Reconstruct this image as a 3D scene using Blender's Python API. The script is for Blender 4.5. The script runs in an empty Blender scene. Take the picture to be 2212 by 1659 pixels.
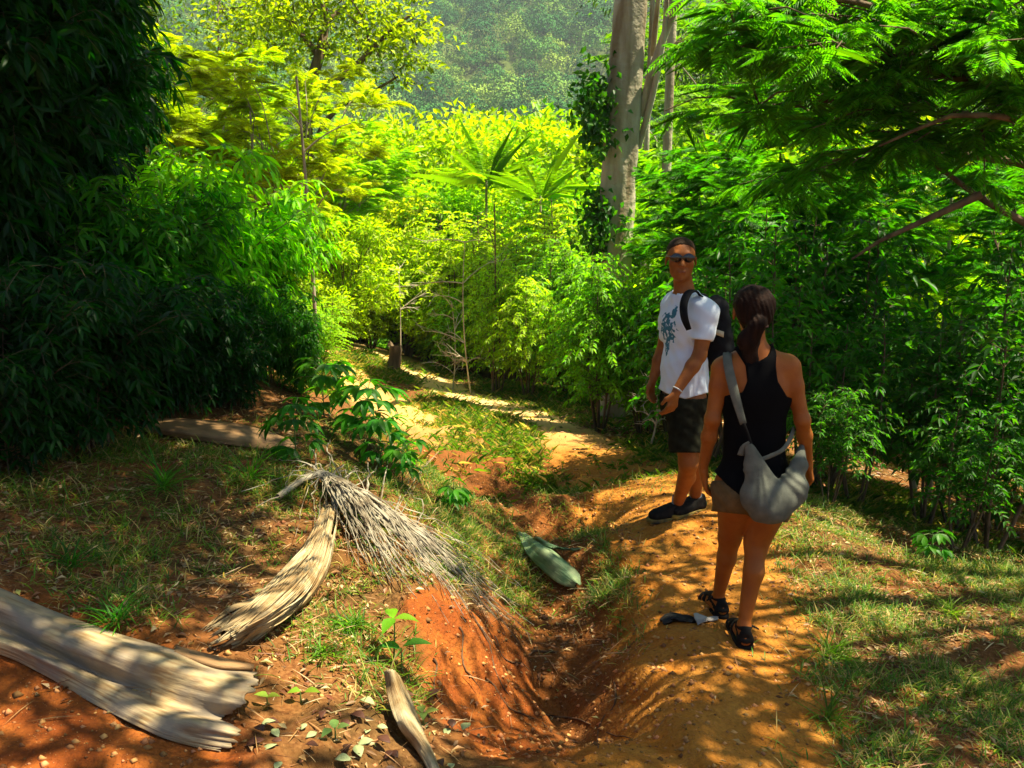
import bpy, math, random
import numpy as np
from mathutils import Vector
R = math.radians
rng = np.random.default_rng(7)
random.seed(7)
sc = bpy.context.scene
col = sc.collection

# ------------------------------------------------------------ camera, light, sky
CAM = np.array([0.0, 0.0, 1.6]); PITCH = R(12.0); FPX = 1916.0; W2, H2 = 1106.0, 829.5
cd = bpy.data.cameras.new('camera'); cam = bpy.data.objects.new('camera', cd); col.objects.link(cam)
cam.location = CAM; cam.rotation_euler = (R(90) - PITCH, 0, 0)
cd.sensor_width = 36; cd.lens = 36 * FPX / 2212; cd.clip_start = 0.05; cd.clip_end = 3000
sc.camera = cam

SUN_AZ, SUN_EL = R(86), R(65)
SUNV = np.array([math.sin(SUN_AZ) * math.cos(SUN_EL), math.cos(SUN_AZ) * math.cos(SUN_EL), math.sin(SUN_EL)])
w = bpy.data.worlds.new('World'); sc.world = w; w.use_nodes = True
nt = w.node_tree; sky = nt.nodes.new('ShaderNodeTexSky'); sky.sky_type = 'NISHITA'; sky.sun_disc = False
sky.sun_elevation = SUN_EL; sky.sun_rotation = SUN_AZ
bg = nt.nodes['Background']; bg.inputs[1].default_value = 0.05
nt.links.new(sky.outputs[0], bg.inputs[0])
ld = bpy.data.lights.new('sun', 'SUN'); ld.energy = 5.0; ld.angle = R(0.5); ld.color = (1.0, 0.90, 0.68)
sun = bpy.data.objects.new('sun', ld); col.objects.link(sun)
sun.rotation_euler = Vector(SUNV).to_track_quat('Z', 'Y').to_euler()
sc.view_settings.view_transform = 'Standard'; sc.view_settings.look = 'None'
sc.view_settings.exposure = 1.75; sc.view_settings.gamma = 1.0
sc.render.engine = 'CYCLES'
try:
    sc.cycles.max_bounces = 8; sc.cycles.diffuse_bounces = 3; sc.cycles.transmission_bounces = 5
    sc.cycles.glossy_bounces = 2; sc.cycles.sample_clamp_indirect = 4.0
    sc.cycles.volume_bounces = 0; sc.cycles.use_denoising = True
except Exception: pass

# ------------------------------------------------------------ picture <-> world
def gv(v): return np.tan(-PITCH + np.arctan((H2 - np.asarray(v, float)) / FPX))
def P(u, v, Y):
    a = (u - W2) / FPX; b = (H2 - v) / FPX
    t = Y / (math.cos(PITCH) + b * math.sin(PITCH))
    return np.array([a * t, Y, CAM[2] + t * (-math.sin(PITCH) + b * math.cos(PITCH))])
def Pz(u, v, z):
    return P(u, v, (z - CAM[2]) / float(gv(v)))
def proj(p):
    p = np.asarray(p, float); d = p - CAM
    z = d[..., 1] * math.cos(PITCH) - d[..., 2] * math.sin(PITCH)
    y = d[..., 1] * math.sin(PITCH) + d[..., 2] * math.cos(PITCH)
    z = np.where(z < 0.05, 0.05, z)
    return W2 + FPX * d[..., 0] / z, H2 - FPX * y / z

# ------------------------------------------------------------ noise
_tab = rng.random((256, 256))
def vnoise(x, y, seed=0):
    x = np.asarray(x, float) + seed * 17.3; y = np.asarray(y, float) + seed * 9.1
    xi = np.floor(x).astype(int); yi = np.floor(y).astype(int); fx = x - xi; fy = y - yi
    fx = fx * fx * (3 - 2 * fx); fy = fy * fy * (3 - 2 * fy)
    a = _tab[xi & 255, yi & 255]; b = _tab[(xi + 1) & 255, yi & 255]
    c = _tab[xi & 255, (yi + 1) & 255]; d = _tab[(xi + 1) & 255, (yi + 1) & 255]
    return (a * (1 - fx) + b * fx) * (1 - fy) + (c * (1 - fx) + d * fx) * fy - 0.5
def fbm(x, y, o=4, seed=0):
    s = 0; a = 1; f = 1
    for i in range(o):
        s = s + a * vnoise(x * f, y * f, seed + i); a *= .5; f *= 2.03
    return s

# ------------------------------------------------------------ terrain
cps = [Pz(*c) for c in [
    # path the walkers stand on
    (1500, 1659, -.20), (1620, 1560, -.25), (1620, 1395, -.42), (1560, 1325, -.42), (1480, 1130, -.43), (1400, 1100, -.46),
    (1700, 1480, -.33), (1340, 1020, -.66), (1260, 960, -.88), (1150, 900, -1.15), (1050, 870, -1.3), (960, 835, -1.45), (1600, 1200, -.42),
    (1450, 1480, -.32),
    # gully
    (1300, 1640, -.60), (1250, 1450, -.72), (1240, 1330, -.76), (1210, 1200, -.80), (1120, 1120, -.84), (1040, 1070, -.88), (950, 985, -1.0), (870, 915, -1.12), (800, 868, -1.25),
    (1170, 1600, -.52),
    # grassy rib between gully and path
    (1370, 1560, -.30), (1375, 1400, -.44), (1310, 1290, -.48), (1250, 1180, -.50), (1180, 1080, -.55), (1100, 980, -.72), (1020, 910, -.92), (930, 850, -1.15),
    # clay bank
    (1010, 1310, -.18), (960, 1340, -.10), (1110, 1470, -.62), (1060, 1560, -.50), (950, 1560, -.22), (860, 1620, -.05), (1100, 1380, -.50),
    (900, 1110, -.10), (1060, 1270, -.50), (980, 1180, -.28), (960, 1060, -.62), (800, 960, -.02), (870, 985, -.45), (730, 870, -.05), (800, 905, -.8), (700, 830, -.6), (680, 1000, .06),
    # top of the left bank
    (700, 1150, .0), (500, 1400, .08), (250, 1550, .08), (530, 1460, .04), (300, 940, .22), (500, 950, .16), (0, 1000, .36), (0, 1250, .28), (0, 1500, .14), (300, 1200, .16), (700, 1450, .0), (600, 1650, .0),
    (800, 1300, -.05),
    # right side
    (1760, 1100, -.46), (1900, 1175, -.66), (2150, 1215, -.92), (2212, 1400, -.66), (2212, 1659, -.44), (1850, 1659, -.26), (1800, 1420, -.40), (2000, 1450, -.50), (1640, 1040, -.5),
    (1500, 1000, -.72), (1330, 940, -1.0)]]
cps += [np.array(p, float) for p in [
    (-6, 4, .9), (-6, 8, 1.1), (-5, 12, .6), (-2.5, 9, .1), (-3.4, 6.5, .5), (-9, 15, 1.2), (-4, 17, -1.0), (-1, 17, -1.7), (2, 14, -1.7), (5, 12, -2.2),
    (4, 8, -1.5), (6, 6, -1.7), (8, 10, -2.6), (5, 3, -.9), (3, 7.5, -1.05), (8, 4, -2.0), (5, 20, -3.2), (0, 25, -3.4), (-9, 25, -2.0), (10, 20, -4),
    (0, 0, 0), (-3, 0, .25), (3, 0, -.2), (-2, -5, .8), (3, -5, .4), (-7, -4, 1.2), (8, -4, -1), (0, 1.5, -.02), (-1, 2, .1), (12, 30, -6), (-14, 32, -3), (0, 34, -6),
    (-16, 8, 2.5), (16, 8, -5), (-16, -4, 3), (16, -4, -3)]]
cps = np.array(cps)
def _k(r2): return np.sqrt(r2 + .09)
_A = _k(((cps[:, None, :2] - cps[None, :, :2]) ** 2).sum(-1))
_M = np.zeros((len(cps) + 3,) * 2); _M[:len(cps), :len(cps)] = _A + np.eye(len(cps)) * -.01
_M[:len(cps), -3:] = np.c_[np.ones(len(cps)), cps[:, :2]]; _M[-3:, :len(cps)] = _M[:len(cps), -3:].T
_W = np.linalg.solve(_M, np.r_[cps[:, 2], 0, 0, 0])
def far_z(x, y):
    r = np.sqrt(x * x * .55 + y * y)
    z = np.interp(r, [0, 30, 60, 110, 160, 220, 300, 420, 560, 700], [-2, -6, -17, -34, -26, -2, 30, 82, 128, 160])
    return z + 9 * fbm(x / 70, y / 70, 3, 5) * np.clip((r - 80) / 120, 0, 1) * 2.0
def smooth(a, b, x):
    t = np.clip((x - a) / (b - a), 0, 1); return t * t * (3 - 2 * t)
def polydist(x, y, line):
    d = np.full(np.shape(x), 1e9)
    for (ax, ay, aw), (bx, by, bw) in zip(line[:-1], line[1:]):
        vx, vy = bx - ax, by - ay; t = np.clip(((x - ax) * vx + (y - ay) * vy) / (vx * vx + vy * vy), 0, 1)
        wd = aw + (bw - aw) * t
        d = np.minimum(d, np.hypot(x - ax - t * vx, y - ay - t * vy) / wd)
    return d
def L3(pts): return [(*Pz(u, v, z)[:2], w_) for u, v, z, w_ in pts]
PATH = L3([(1500, 1900, -.15, .45), (1540, 1600, -.25, .42), (1570, 1400, -.42, .45), (1540, 1250, -.42, .5), (1440, 1110, -.45, .5), (1330, 1010, -.68, .5), (1240, 945, -.9, .42), (1130, 895, -1.15, .42), (1030, 862, -1.3, .62), (950, 835, -1.45, .4), (810, 785, -1.6, .5), (700, 765, -1.7, .4)])
GULLY = L3([(1330, 1900, -.5, .35), (1290, 1620, -.6, .45), (1250, 1450, -.72, .45), (1240, 1330, -.76, .42), (1210, 1200, -.80, .4), (1120, 1120, -.84, .4), (1040, 1070, -.88, .42), (950, 985, -1.0, .5), (870, 915, -1.12, .55), (790, 868, -1.25, .5), (700, 820, -1.3, .4)])
CLAY = L3([(930, 1320, -.05, .1), (1010, 1340, -.2, .16), (1080, 1440, -.5, .24), (1060, 1560, -.5, .26), (1120, 1700, -.5, .25)])
BARE = L3([(-100, 1560, .1, .5), (120, 1560, .1, .42), (330, 1680, .1, .3)])
_mx = lambda d: 1 - smooth(.75, 1.25, d)
def m_path(x, y): return _mx(polydist(x, y, PATH) + .35 * fbm(x * 3, y * 3, 3, 2))
def m_gully(x, y): return _mx(polydist(x, y, GULLY) + .35 * fbm(x * 3, y * 3, 3, 3))
def m_clay(x, y): return _mx(polydist(x, y, CLAY) + .5 * fbm(x * 4, y * 4, 3, 4))
def m_bare(x, y): return _mx(polydist(x, y, BARE) + .35 * fbm(x * 4, y * 4, 3, 6))
def height(x, y, fine=True):
    x = np.asarray(x, float); y = np.asarray(y, float); sh = np.broadcast(x, y).shape
    X = np.broadcast_to(x, sh).ravel(); Y = np.broadcast_to(y, sh).ravel(); out = np.empty(X.size)
    for i in range(0, X.size, 20000):
        xs = X[i:i + 20000]; ys = Y[i:i + 20000]
        xc = np.clip(xs, -18, 18); yc = np.clip(ys, -6, 36)
        z = _k((xc[:, None] - cps[None, :, 0]) ** 2 + (yc[:, None] - cps[None, :, 1]) ** 2) @ _W[:-3] + _W[-3] + _W[-2] * xc + _W[-1] * yc
        f = smooth(22, 45, np.hypot(xs, ys))
        z = z * (1 - f) + far_z(xs, ys) * f
        if fine:
            near = 1 - smooth(25, 60, np.hypot(xs, ys))
            pm = np.maximum(m_path(xs, ys), m_bare(xs, ys)); gm = np.maximum(m_gully(xs, ys), m_clay(xs, ys))
            n = .085 * fbm(xs * 1.7, ys * 1.7, 3, 11) + .03 * fbm(xs * 8, ys * 8, 3, 12)
            st = .025 * fbm(xs * 2.2 + fbm(xs, ys, 2, 8), ys * 9, 3, 13) * pm      # worn steps across the trail
            st = st + .012 * np.abs(fbm(xs * 6, ys * 6, 3, 18)) * pm + .03 * np.abs(fbm(xs * 14, ys * 14, 3, 19)) * np.clip(4 * pm * (1 - pm) + gm * .6, 0, 1)
            rill = .06 * fbm(xs * 7 + ys * 2, ys * 1.4, 3, 14) * gm
            fi = .014 * fbm(xs * 30, ys * 30, 3, 15) * (1 - .6 * pm) + .02 * gm * np.abs(fbm(xs * 11, ys * 11, 3, 16))
            z = z + near * (n * (1 - .55 * pm) + st + rill + fi)
        out[i:i + 20000] = z
    return out.reshape(sh)
def gz(x, y): return float(height(np.array([x]), np.array([y]))[0])
def G(u, v, lift=0.0):
    ys = np.concatenate([np.arange(1.2, 9, .01), np.arange(9, 30, .1)])
    a = (u - W2) / FPX; b = (H2 - v) / FPX
    t = ys / (math.cos(PITCH) + b * math.sin(PITCH)); xs = a * t; zr = CAM[2] + t * (-math.sin(PITCH) + b * math.cos(PITCH))
    h = height(xs, ys); k = np.argmax(zr < h + lift)
    return np.array([xs[k], ys[k], h[k] + lift])

# ------------------------------------------------------------ object helpers
def tag(o, label=None, cat=None, group=None, kind=None):
    if label: o['label'] = label
    if cat: o['category'] = cat
    if group: o['group'] = group
    if kind: o['kind'] = kind
    return o
def empty(name, loc, label=None, cat=None, group=None, rz=0, s=1):
    o = bpy.data.objects.new(name, None); col.objects.link(o); o.location = loc; o.rotation_euler = (0, 0, rz); o.scale = (s, s, s)
    o.empty_display_size = .1
    return tag(o, label, cat, group)
def mesh_np(name, V, F, mat=None, smooth_=True, uv=None, attrs=None):
    V = np.asarray(V, np.float32); F = np.asarray(F, np.int32); me = bpy.data.meshes.new(name)
    n = F.shape[1]; me.vertices.add(len(V)); me.vertices.foreach_set('co', V.ravel())
    me.loops.add(F.size); me.loops.foreach_set('vertex_index', F.ravel())
    me.polygons.add(len(F)); me.polygons.foreach_set('loop_start', np.arange(0, F.size, n, dtype=np.int32))
    if smooth_: me.polygons.foreach_set('use_smooth', np.ones(len(F), bool))
    if uv is not None:
        l = me.uv_layers.new(name='UVMap'); l.data.foreach_set('uv', np.asarray(uv, np.float32)[F.ravel()].ravel())
    for k, a in (attrs or {}).items():
        at = me.attributes.new(k, 'FLOAT', 'POINT'); at.data.foreach_set('value', np.asarray(a, np.float32))
    me.update(calc_edges=True)
    if mat: me.materials.append(mat)
    return me
def obj(name, me, parent=None, local=True):
    o = bpy.data.objects.new(name, me); col.objects.link(o)
    if parent is not None:
        o.parent = parent
    return o
def child_world(o, parent):
    """parent a mesh whose vertices are in world coordinates under an Empty"""
    o.parent = parent; o.location = -Vector(parent.location)
    return o
def copy_tree(src, **kw):
    c = src.copy(); col.objects.link(c)
    for ch in src.children:
        d = ch.copy(); col.objects.link(d); d.parent = c
        for g in ch.children:
            e = g.copy(); col.objects.link(e); e.parent = d
    return c

# ------------------------------------------------------------ materials
def mat(name, base, rough=.7, spec=.3, trans=0, tcol=None, noise=None, bump=0, bscale=40, sheen=0):
    m = bpy.data.materials.new(name); m.use_nodes = True; t = m.node_tree; N = t.nodes; Lk = t.links
    b = N['Principled BSDF']; out = N['Material Output']
    b.inputs['Roughness'].default_value = rough; b.inputs['Specular IOR Level'].default_value = spec
    b.inputs['Base Color'].default_value = (*base, 1)
    if noise:
        c2, scale, det = noise; tc = N.new('ShaderNodeTexCoord'); mp = N.new('ShaderNodeMapping'); mp.inputs['Scale'].default_value = scale if hasattr(scale, '__len__') else (scale,) * 3
        nz = N.new('ShaderNodeTexNoise'); nz.inputs['Scale'].default_value = 1; nz.inputs['Detail'].default_value = det
        rp = N.new('ShaderNodeMapRange'); rp.inputs[1].default_value = .35; rp.inputs[2].default_value = .65
        mx = N.new('ShaderNodeMix'); mx.data_type = 'RGBA'; mx.inputs[6].default_value = (*base, 1); mx.inputs[7].default_value = (*c2, 1)
        Lk.new(tc.outputs['Object'], mp.inputs[0]); Lk.new(mp.outputs[0], nz.inputs['Vector']); Lk.new(nz.outputs[0], rp.inputs[0]); Lk.new(rp.outputs[0], mx.inputs[0]); Lk.new(mx.outputs[2], b.inputs['Base Color'])
    if bump:
        tc = N.new('ShaderNodeTexCoord'); nz = N.new('ShaderNodeTexNoise'); nz.inputs['Scale'].default_value = bscale; nz.inputs['Detail'].default_value = 5
        bp = N.new('ShaderNodeBump'); bp.inputs['Strength'].default_value = 1; bp.inputs['Distance'].default_value = bump
        Lk.new(tc.outputs['Object'], nz.inputs['Vector']); Lk.new(nz.outputs[0], bp.inputs['Height']); Lk.new(bp.outputs[0], b.inputs['Normal'])
    if trans:
        tb = N.new('ShaderNodeBsdfTranslucent'); tb.inputs[0].default_value = (*(tcol or base), 1); ms = N.new('ShaderNodeMixShader'); ms.inputs[0].default_value = trans
        Lk.new(b.outputs[0], ms.inputs[1]); Lk.new(tb.outputs[0], ms.inputs[2]); Lk.new(ms.outputs[0], out.inputs[0])
    return m

def leaf_mat(name, rough=.45, spec=.22, trans=.5, tmul=(2.5, 2.7, .4), var=.5, objcol=True, base=(.06, .15, .01)):
    """leaf: base colour from the object's own colour, varied leaf by leaf, part of the light passing through"""
    m = bpy.data.materials.new(name); m.use_nodes = True; t = m.node_tree; N = t.nodes; Lk = t.links
    b = N['Principled BSDF']; out = N['Material Output']; b.inputs['Roughness'].default_value = rough; b.inputs['Specular IOR Level'].default_value = spec
    if objcol:
        oi = N.new('ShaderNodeObjectInfo'); src = oi.outputs['Color']
    else:
        c = N.new('ShaderNodeRGB'); c.outputs[0].default_value = (*base, 1); src = c.outputs[0]
    ge = N.new('ShaderNodeNewGeometry')
    hs = N.new('ShaderNodeHueSaturation')
    mr = N.new('ShaderNodeMapRange'); mr.inputs[3].default_value = 1 - var; mr.inputs[4].default_value = 1 + var
    mh = N.new('ShaderNodeMapRange'); mh.inputs[3].default_value = .485; mh.inputs[4].default_value = .515
    wn = N.new('ShaderNodeTexWhiteNoise'); wn.noise_dimensions = '1D'
    Lk.new(ge.outputs['Random Per Island'], mr.inputs[0]); Lk.new(ge.outputs['Random Per Island'], wn.inputs['W']); Lk.new(wn.outputs[0], mh.inputs[0])
    Lk.new(mh.outputs[0], hs.inputs['Hue']); Lk.new(mr.outputs[0], hs.inputs['Value']); Lk.new(src, hs.inputs['Color'])
    Lk.new(hs.outputs[0], b.inputs['Base Color'])
    if trans:
        vm = N.new('ShaderNodeVectorMath'); vm.operation = 'MULTIPLY'; vm.inputs[1].default_value = tmul
        tb = N.new('ShaderNodeBsdfTranslucent'); ms = N.new('ShaderNodeMixShader'); ms.inputs[0].default_value = trans
        Lk.new(hs.outputs[0], vm.inputs[0]); Lk.new(vm.outputs[0], tb.inputs[0]); Lk.new(b.outputs[0], ms.inputs[1]); Lk.new(tb.outputs[0], ms.inputs[2]); Lk.new(ms.outputs[0], out.inputs[0])
    return m
M_leaf = leaf_mat('leaf')
M_bark = mat('bark', (.16, .11, .06), .85, .2, noise=((.07, .045, .025), (14, 14, 3), 5), bump=.01, bscale=30)
M_barkpale = mat('pale_bark', (.36, .31, .22), .8, .2, noise=((.2, .16, .1), (20, 20, 4), 4))
# ------------------------------------------------------------ ground sheet
def axis(a0, a1, step, lo, hi, grow):
    mid = list(np.arange(a0, a1 + 1e-6, step)); s = step; x = a1; up = []
    while x < hi: s *= grow; x += s; up.append(x)
    s = step; x = a0; dn = []
    while x > lo: s *= grow; x -= s; dn.append(x)
    return np.array(dn[::-1] + mid + up)
gx = axis(-2.6, 3.4, .025, -620, 620, 1.055); gy = axis(1.9, 7.2, .025, -30, 720, 1.05)
GX, GY = np.meshgrid(gx, gy); GZ = height(GX, GY)
def masks(x, y):
    return m_path(x, y), m_gully(x, y), np.maximum(m_clay(x, y), m_bare(x, y))
pm, gm, cm = masks(GX, GY)
V = np.c_[GX.ravel(), GY.ravel(), GZ.ravel()]
dzx = np.gradient(GZ, gx, axis=1); dzy = np.gradient(GZ, gy, axis=0)
NR = np.stack([-dzx, -dzy, np.ones_like(GZ)], -1); NR /= np.linalg.norm(NR, axis=-1, keepdims=True); NR = NR.reshape(-1, 3)
ny_, nx_ = GX.shape; ii, jj = np.meshgrid(np.arange(ny_ - 1), np.arange(nx_ - 1), indexing='ij'); i0 = (ii * nx_ + jj).ravel()
F = np.c_[i0, i0 + 1, i0 + nx_ + 1, i0 + nx_]

def ground_material():
    m = bpy.data.materials.new('earth'); m.use_nodes = True; t = m.node_tree; N = t.nodes; Lk = t.links
    b = N['Principled BSDF']; b.inputs['Roughness'].default_value = .9; b.inputs['Specular IOR Level'].default_value = .15
    tc = N.new('ShaderNodeTexCoord')
    def noise(s, d=5, v=None, dist=0):
        n = N.new('ShaderNodeTexNoise'); n.inputs['Scale'].default_value = s; n.inputs['Detail'].default_value = d; n.inputs['Distortion'].default_value = dist
        Lk.new(tc.outputs['Object'], n.inputs['Vector']); return n.outputs[0]
    def ramp(src, a, b_):
        r = N.new('ShaderNodeMapRange'); r.inputs[1].default_value = a; r.inputs[2].default_value = b_; Lk.new(src, r.inputs[0]); return r.outputs[0]
    def mix(f, a, b_):
        x = N.new('ShaderNodeMix'); x.data_type = 'RGBA'
        for i, q in ((0, f), (6, a), (7, b_)):
            if hasattr(q, 'is_linked') or hasattr(q, 'links'): Lk.new(q, x.inputs[i])
            else: x.inputs[i].default_value = (*q, 1) if hasattr(q, '__len__') else q
        return x.outputs[2]
    def att(n):
        a = N.new('ShaderNodeAttribute'); a.attribute_name = n; return a.outputs['Fac']
    def mul(a, v):
        q = N.new('ShaderNodeMath'); q.operation = 'MULTIPLY'; Lk.new(a, q.inputs[0])
        if hasattr(v, 'links'): Lk.new(v, q.inputs[1])
        else: q.inputs[1].default_value = v
        return q.outputs[0]
    fine = ramp(noise(60, 6), .35, .65); med = ramp(noise(6, 6, dist=.5), .35, .65); big = ramp(noise(1.3, 4), .35, .65)
    litter = mix(fine, (.09, .035, .010), (.22, .11, .035)); litter = mix(mul(med, .8), litter, (.06, .045, .012)); litter = mix(mul(big, .5), litter, (.24, .065, .010))
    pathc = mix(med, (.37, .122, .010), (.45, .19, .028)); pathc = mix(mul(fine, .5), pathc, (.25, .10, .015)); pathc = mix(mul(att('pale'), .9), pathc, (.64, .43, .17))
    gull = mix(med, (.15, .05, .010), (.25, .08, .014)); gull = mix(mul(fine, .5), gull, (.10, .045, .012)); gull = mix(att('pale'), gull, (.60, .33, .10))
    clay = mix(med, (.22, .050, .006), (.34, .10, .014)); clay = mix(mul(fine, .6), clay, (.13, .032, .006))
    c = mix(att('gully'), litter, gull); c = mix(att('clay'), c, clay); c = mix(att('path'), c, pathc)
    veg = mix(fine, (.03, .07, .006), (.10, .12, .02)); c = mix(att('veg'), c, veg)
    Lk.new(c, b.inputs['Base Color'])
    vo = N.new('ShaderNodeTexVoronoi'); vo.inputs['Scale'].default_value = 55; Lk.new(tc.outputs['Object'], vo.inputs['Vector'])
    bp = N.new('ShaderNodeBump'); bp.inputs['Distance'].default_value = .02; Lk.new(noise(45, 8), bp.inputs['Height'])
    b2 = N.new('ShaderNodeBump'); b2.inputs['Distance'].default_value = .004; b2.inputs['Strength'].default_value = .6; Lk.new(vo.outputs[0], b2.inputs['Height']); Lk.new(bp.outputs[0], b2.inputs['Normal'])
    Lk.new(b2.outputs[0], b.inputs['Normal'])
    return m
M_earth = ground_material()
rr = np.hypot(GX, GY)
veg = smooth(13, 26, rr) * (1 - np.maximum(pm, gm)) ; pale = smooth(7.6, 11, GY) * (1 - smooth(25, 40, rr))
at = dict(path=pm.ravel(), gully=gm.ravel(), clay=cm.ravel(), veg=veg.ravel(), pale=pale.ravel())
inpath = (pm.ravel()[F].mean(1) > .5)
for nm, sel in (('ground', ~inpath), ('path', inpath)):
    Fs = F[sel]; used, inv = np.unique(Fs, return_inverse=True); Fs = inv.reshape(Fs.shape)
    me = mesh_np(nm, V[used], Fs, M_earth, attrs={k: a[used] for k, a in at.items()})
    me.normals_split_custom_set_from_vertices(NR[used].tolist())
    tag(obj(nm, me), kind='structure')

# ------------------------------------------------------------ leaf, tube and frond builders
def norm(a): return a / np.maximum(np.linalg.norm(a, axis=-1, keepdims=True), 1e-9)
def leaf_geo(Pt, D, Nn, L, Wd, fold=.25, droop=.25, seg=1, prof=None):
    """Pt,D,Nn (n,3); L,Wd (n,) -> verts, tris. Each leaf is one island."""
    n = len(Pt); D = norm(D); S = norm(np.cross(D, Nn)); Nn = np.cross(S, D); L = np.broadcast_to(L, n)[:, None]; Wd = np.broadcast_to(Wd, n)[:, None]
    if seg == 1:
        m = Pt + D * L * .42; up = Nn * Wd * fold
        V = np.stack([Pt, m + S * Wd * .5 + up, Pt + D * L - Nn * L * droop, m - S * Wd * .5 + up], 1)
        F = np.array([[0, 2, 1], [0, 3, 2]])
    else:
        ws = prof or {3: [.75, 1, .6], 4: [.6, 1, .9, .5]}[seg]
        ts = [(i + 1) / (len(ws) + 1) for i in range(len(ws))]
        vs = [Pt]
        for t_, w_ in zip(ts, ws):
            c = Pt + D * L * t_ - Nn * L * droop * t_ ** 2; up = Nn * Wd * fold * w_
            vs += [c + S * Wd * .5 * w_ + up, c, c - S * Wd * .5 * w_ + up]
        vs.append(Pt + D * L * .97 - Nn * L * droop); V = np.stack(vs, 1); k = len(ws); F = [[0, 2, 1], [0, 3, 2]]
        for i in range(k - 1):
            a = 1 + 3 * i; b = a + 3
            F += [[a, a + 1, b + 1], [a, b + 1, b], [a + 1, a + 2, b + 2], [a + 1, b + 2, b + 1]]
        a = 1 + 3 * (k - 1); e = 1 + 3 * k; F += [[a, a + 1, e], [a + 1, a + 2, e]]; F = np.array(F)
    nv = V.shape[1]; FF = (F[None] + (np.arange(n) * nv)[:, None, None]).reshape(-1, 3)
    return V.reshape(-1, 3), FF
def tube_geo(paths, sides=5):
    Vs = []; Fs = []; off = 0
    for pts, rad in paths:
        pts = np.asarray(pts, float); n = len(pts); rad = np.broadcast_to(rad, n)
        tg = norm(np.gradient(pts, axis=0)); ref = np.array([0, 0, 1.]) if abs(tg[0][2]) < .8 else np.array([1., 0, 0])
        a = norm(np.cross(tg, ref)); b = np.cross(tg, a); th = np.arange(sides) / sides * 2 * math.pi
        ring = pts[:, None] + rad[:, None, None] * (np.cos(th)[None, :, None] * a[:, None] + np.sin(th)[None, :, None] * b[:, None])
        Vs.append(ring.reshape(-1, 3)); i, j = np.meshgrid(np.arange(n - 1), np.arange(sides), indexing='ij'); j2 = (j + 1) % sides
        Fs.append(np.stack([off + i * sides + j, off + i * sides + j2, off + (i + 1) * sides + j2, off + (i + 1) * sides + j], -1).reshape(-1, 4)); off += n * sides
    return np.concatenate(Vs), np.concatenate(Fs)
def curve(a, b, bend=(0, 0, 0), n=6):
    t = np.linspace(0, 1, n)[:, None]; return np.asarray(a) * (1 - t) + np.asarray(b) * t + 4 * t * (1 - t) * np.asarray(bend)
def rnd(a, b, n=None): return rng.uniform(a, b, n)

class Lf:                                    # collects leaves
    def __init__(s): s.a = []
    def add(s, P_, D, N_, L, W_): s.a.append((P_, D, N_, np.broadcast_to(L, len(P_)), np.broadcast_to(W_, len(P_))))
    def geo(s, **k):
        c = [np.concatenate(x) for x in zip(*s.a)]; return leaf_geo(*c, **k)

def pairs_along(lf, pts, n, L, Wd, spread=.9, start=.15, up=(0, 0, 1), jit=.25, drop=0.0):
    """leaf pairs along a twig given by pts"""
    pts = np.asarray(pts); t = np.linspace(start, 1, n) + rnd(-.02, .02, n); t = np.clip(t, 0, 1)
    seg = t * (len(pts) - 1); i = np.minimum(seg.astype(int), len(pts) - 2); f = (seg - i)[:, None]
    p = pts[i] * (1 - f) + pts[i + 1] * f; d = norm(pts[i + 1] - pts[i]); upv = np.broadcast_to(np.asarray(up, float), d.shape)
    s = norm(np.cross(d, upv) + 1e-6)
    for sg in (1, -1):
        D = d * (1 - .35 * spread) + s * sg * spread + rng.normal(0, jit, d.shape) * .5; D[:, 2] -= drop
        N_ = upv + rng.normal(0, jit, d.shape)
        lf.add(p, D, N_, L * rnd(.7, 1.15, n), Wd * rnd(.8, 1.15, n))
    lf.add(p[-1:], d[-1:] + rng.normal(0, .1, (1, 3)), upv[-1:], [L], [Wd])

def gen_coffee(h=2.2, stems=5, dens=1.0, L=.125, Wd=.05, openb=.18):
    lf = Lf(); tb = []
    for s in range(stems):
        az = s / stems * 6.28 + rnd(-.4, .4); ln = rnd(.05, .24) * h; hh = h * rnd(.72, 1)
        top = np.array([math.cos(az) * ln, math.sin(az) * ln, hh]); b0 = np.array([math.cos(az) * .07, math.sin(az) * .07, -.1])
        st = curve(b0, top, (math.cos(az) * .06 * h, math.sin(az) * .06 * h, 0), 8); tb.append((st, np.linspace(.022, .006, 8) * h / 2.2))
        nn = int(17 * dens * hh / 2.2)
        for k in range(nn):
            t_ = openb + (1 - openb) * (k + rnd(0, .6)) / nn; q = t_ * 7; i = min(int(q), 6); p = st[i] + (st[i + 1] - st[i]) * (q - i)
            a0 = az + k * 1.9 + rnd(-.3, .3); ll = h * (.10 + .24 * math.sin(math.pi * min(1, t_ * .85 + .08)) ** .8) * rnd(.7, 1.2)
            for m_ in (0, 1):
                a = a0 + m_ * math.pi + rnd(-.3, .3); d = np.array([math.cos(a), math.sin(a), rnd(.05, .45) * (1.3 - t_)])
                e = p + d * ll; tw = curve(p, e, (0, 0, ll * .1), 4); tw[-1, 2] -= ll * .12
                tb.append((tw, [.005, .004, .003, .002])); pairs_along(lf, tw, max(3, int(ll / (.075 * L / .125))), L, Wd, jit=.35)
    return lf, tb

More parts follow.
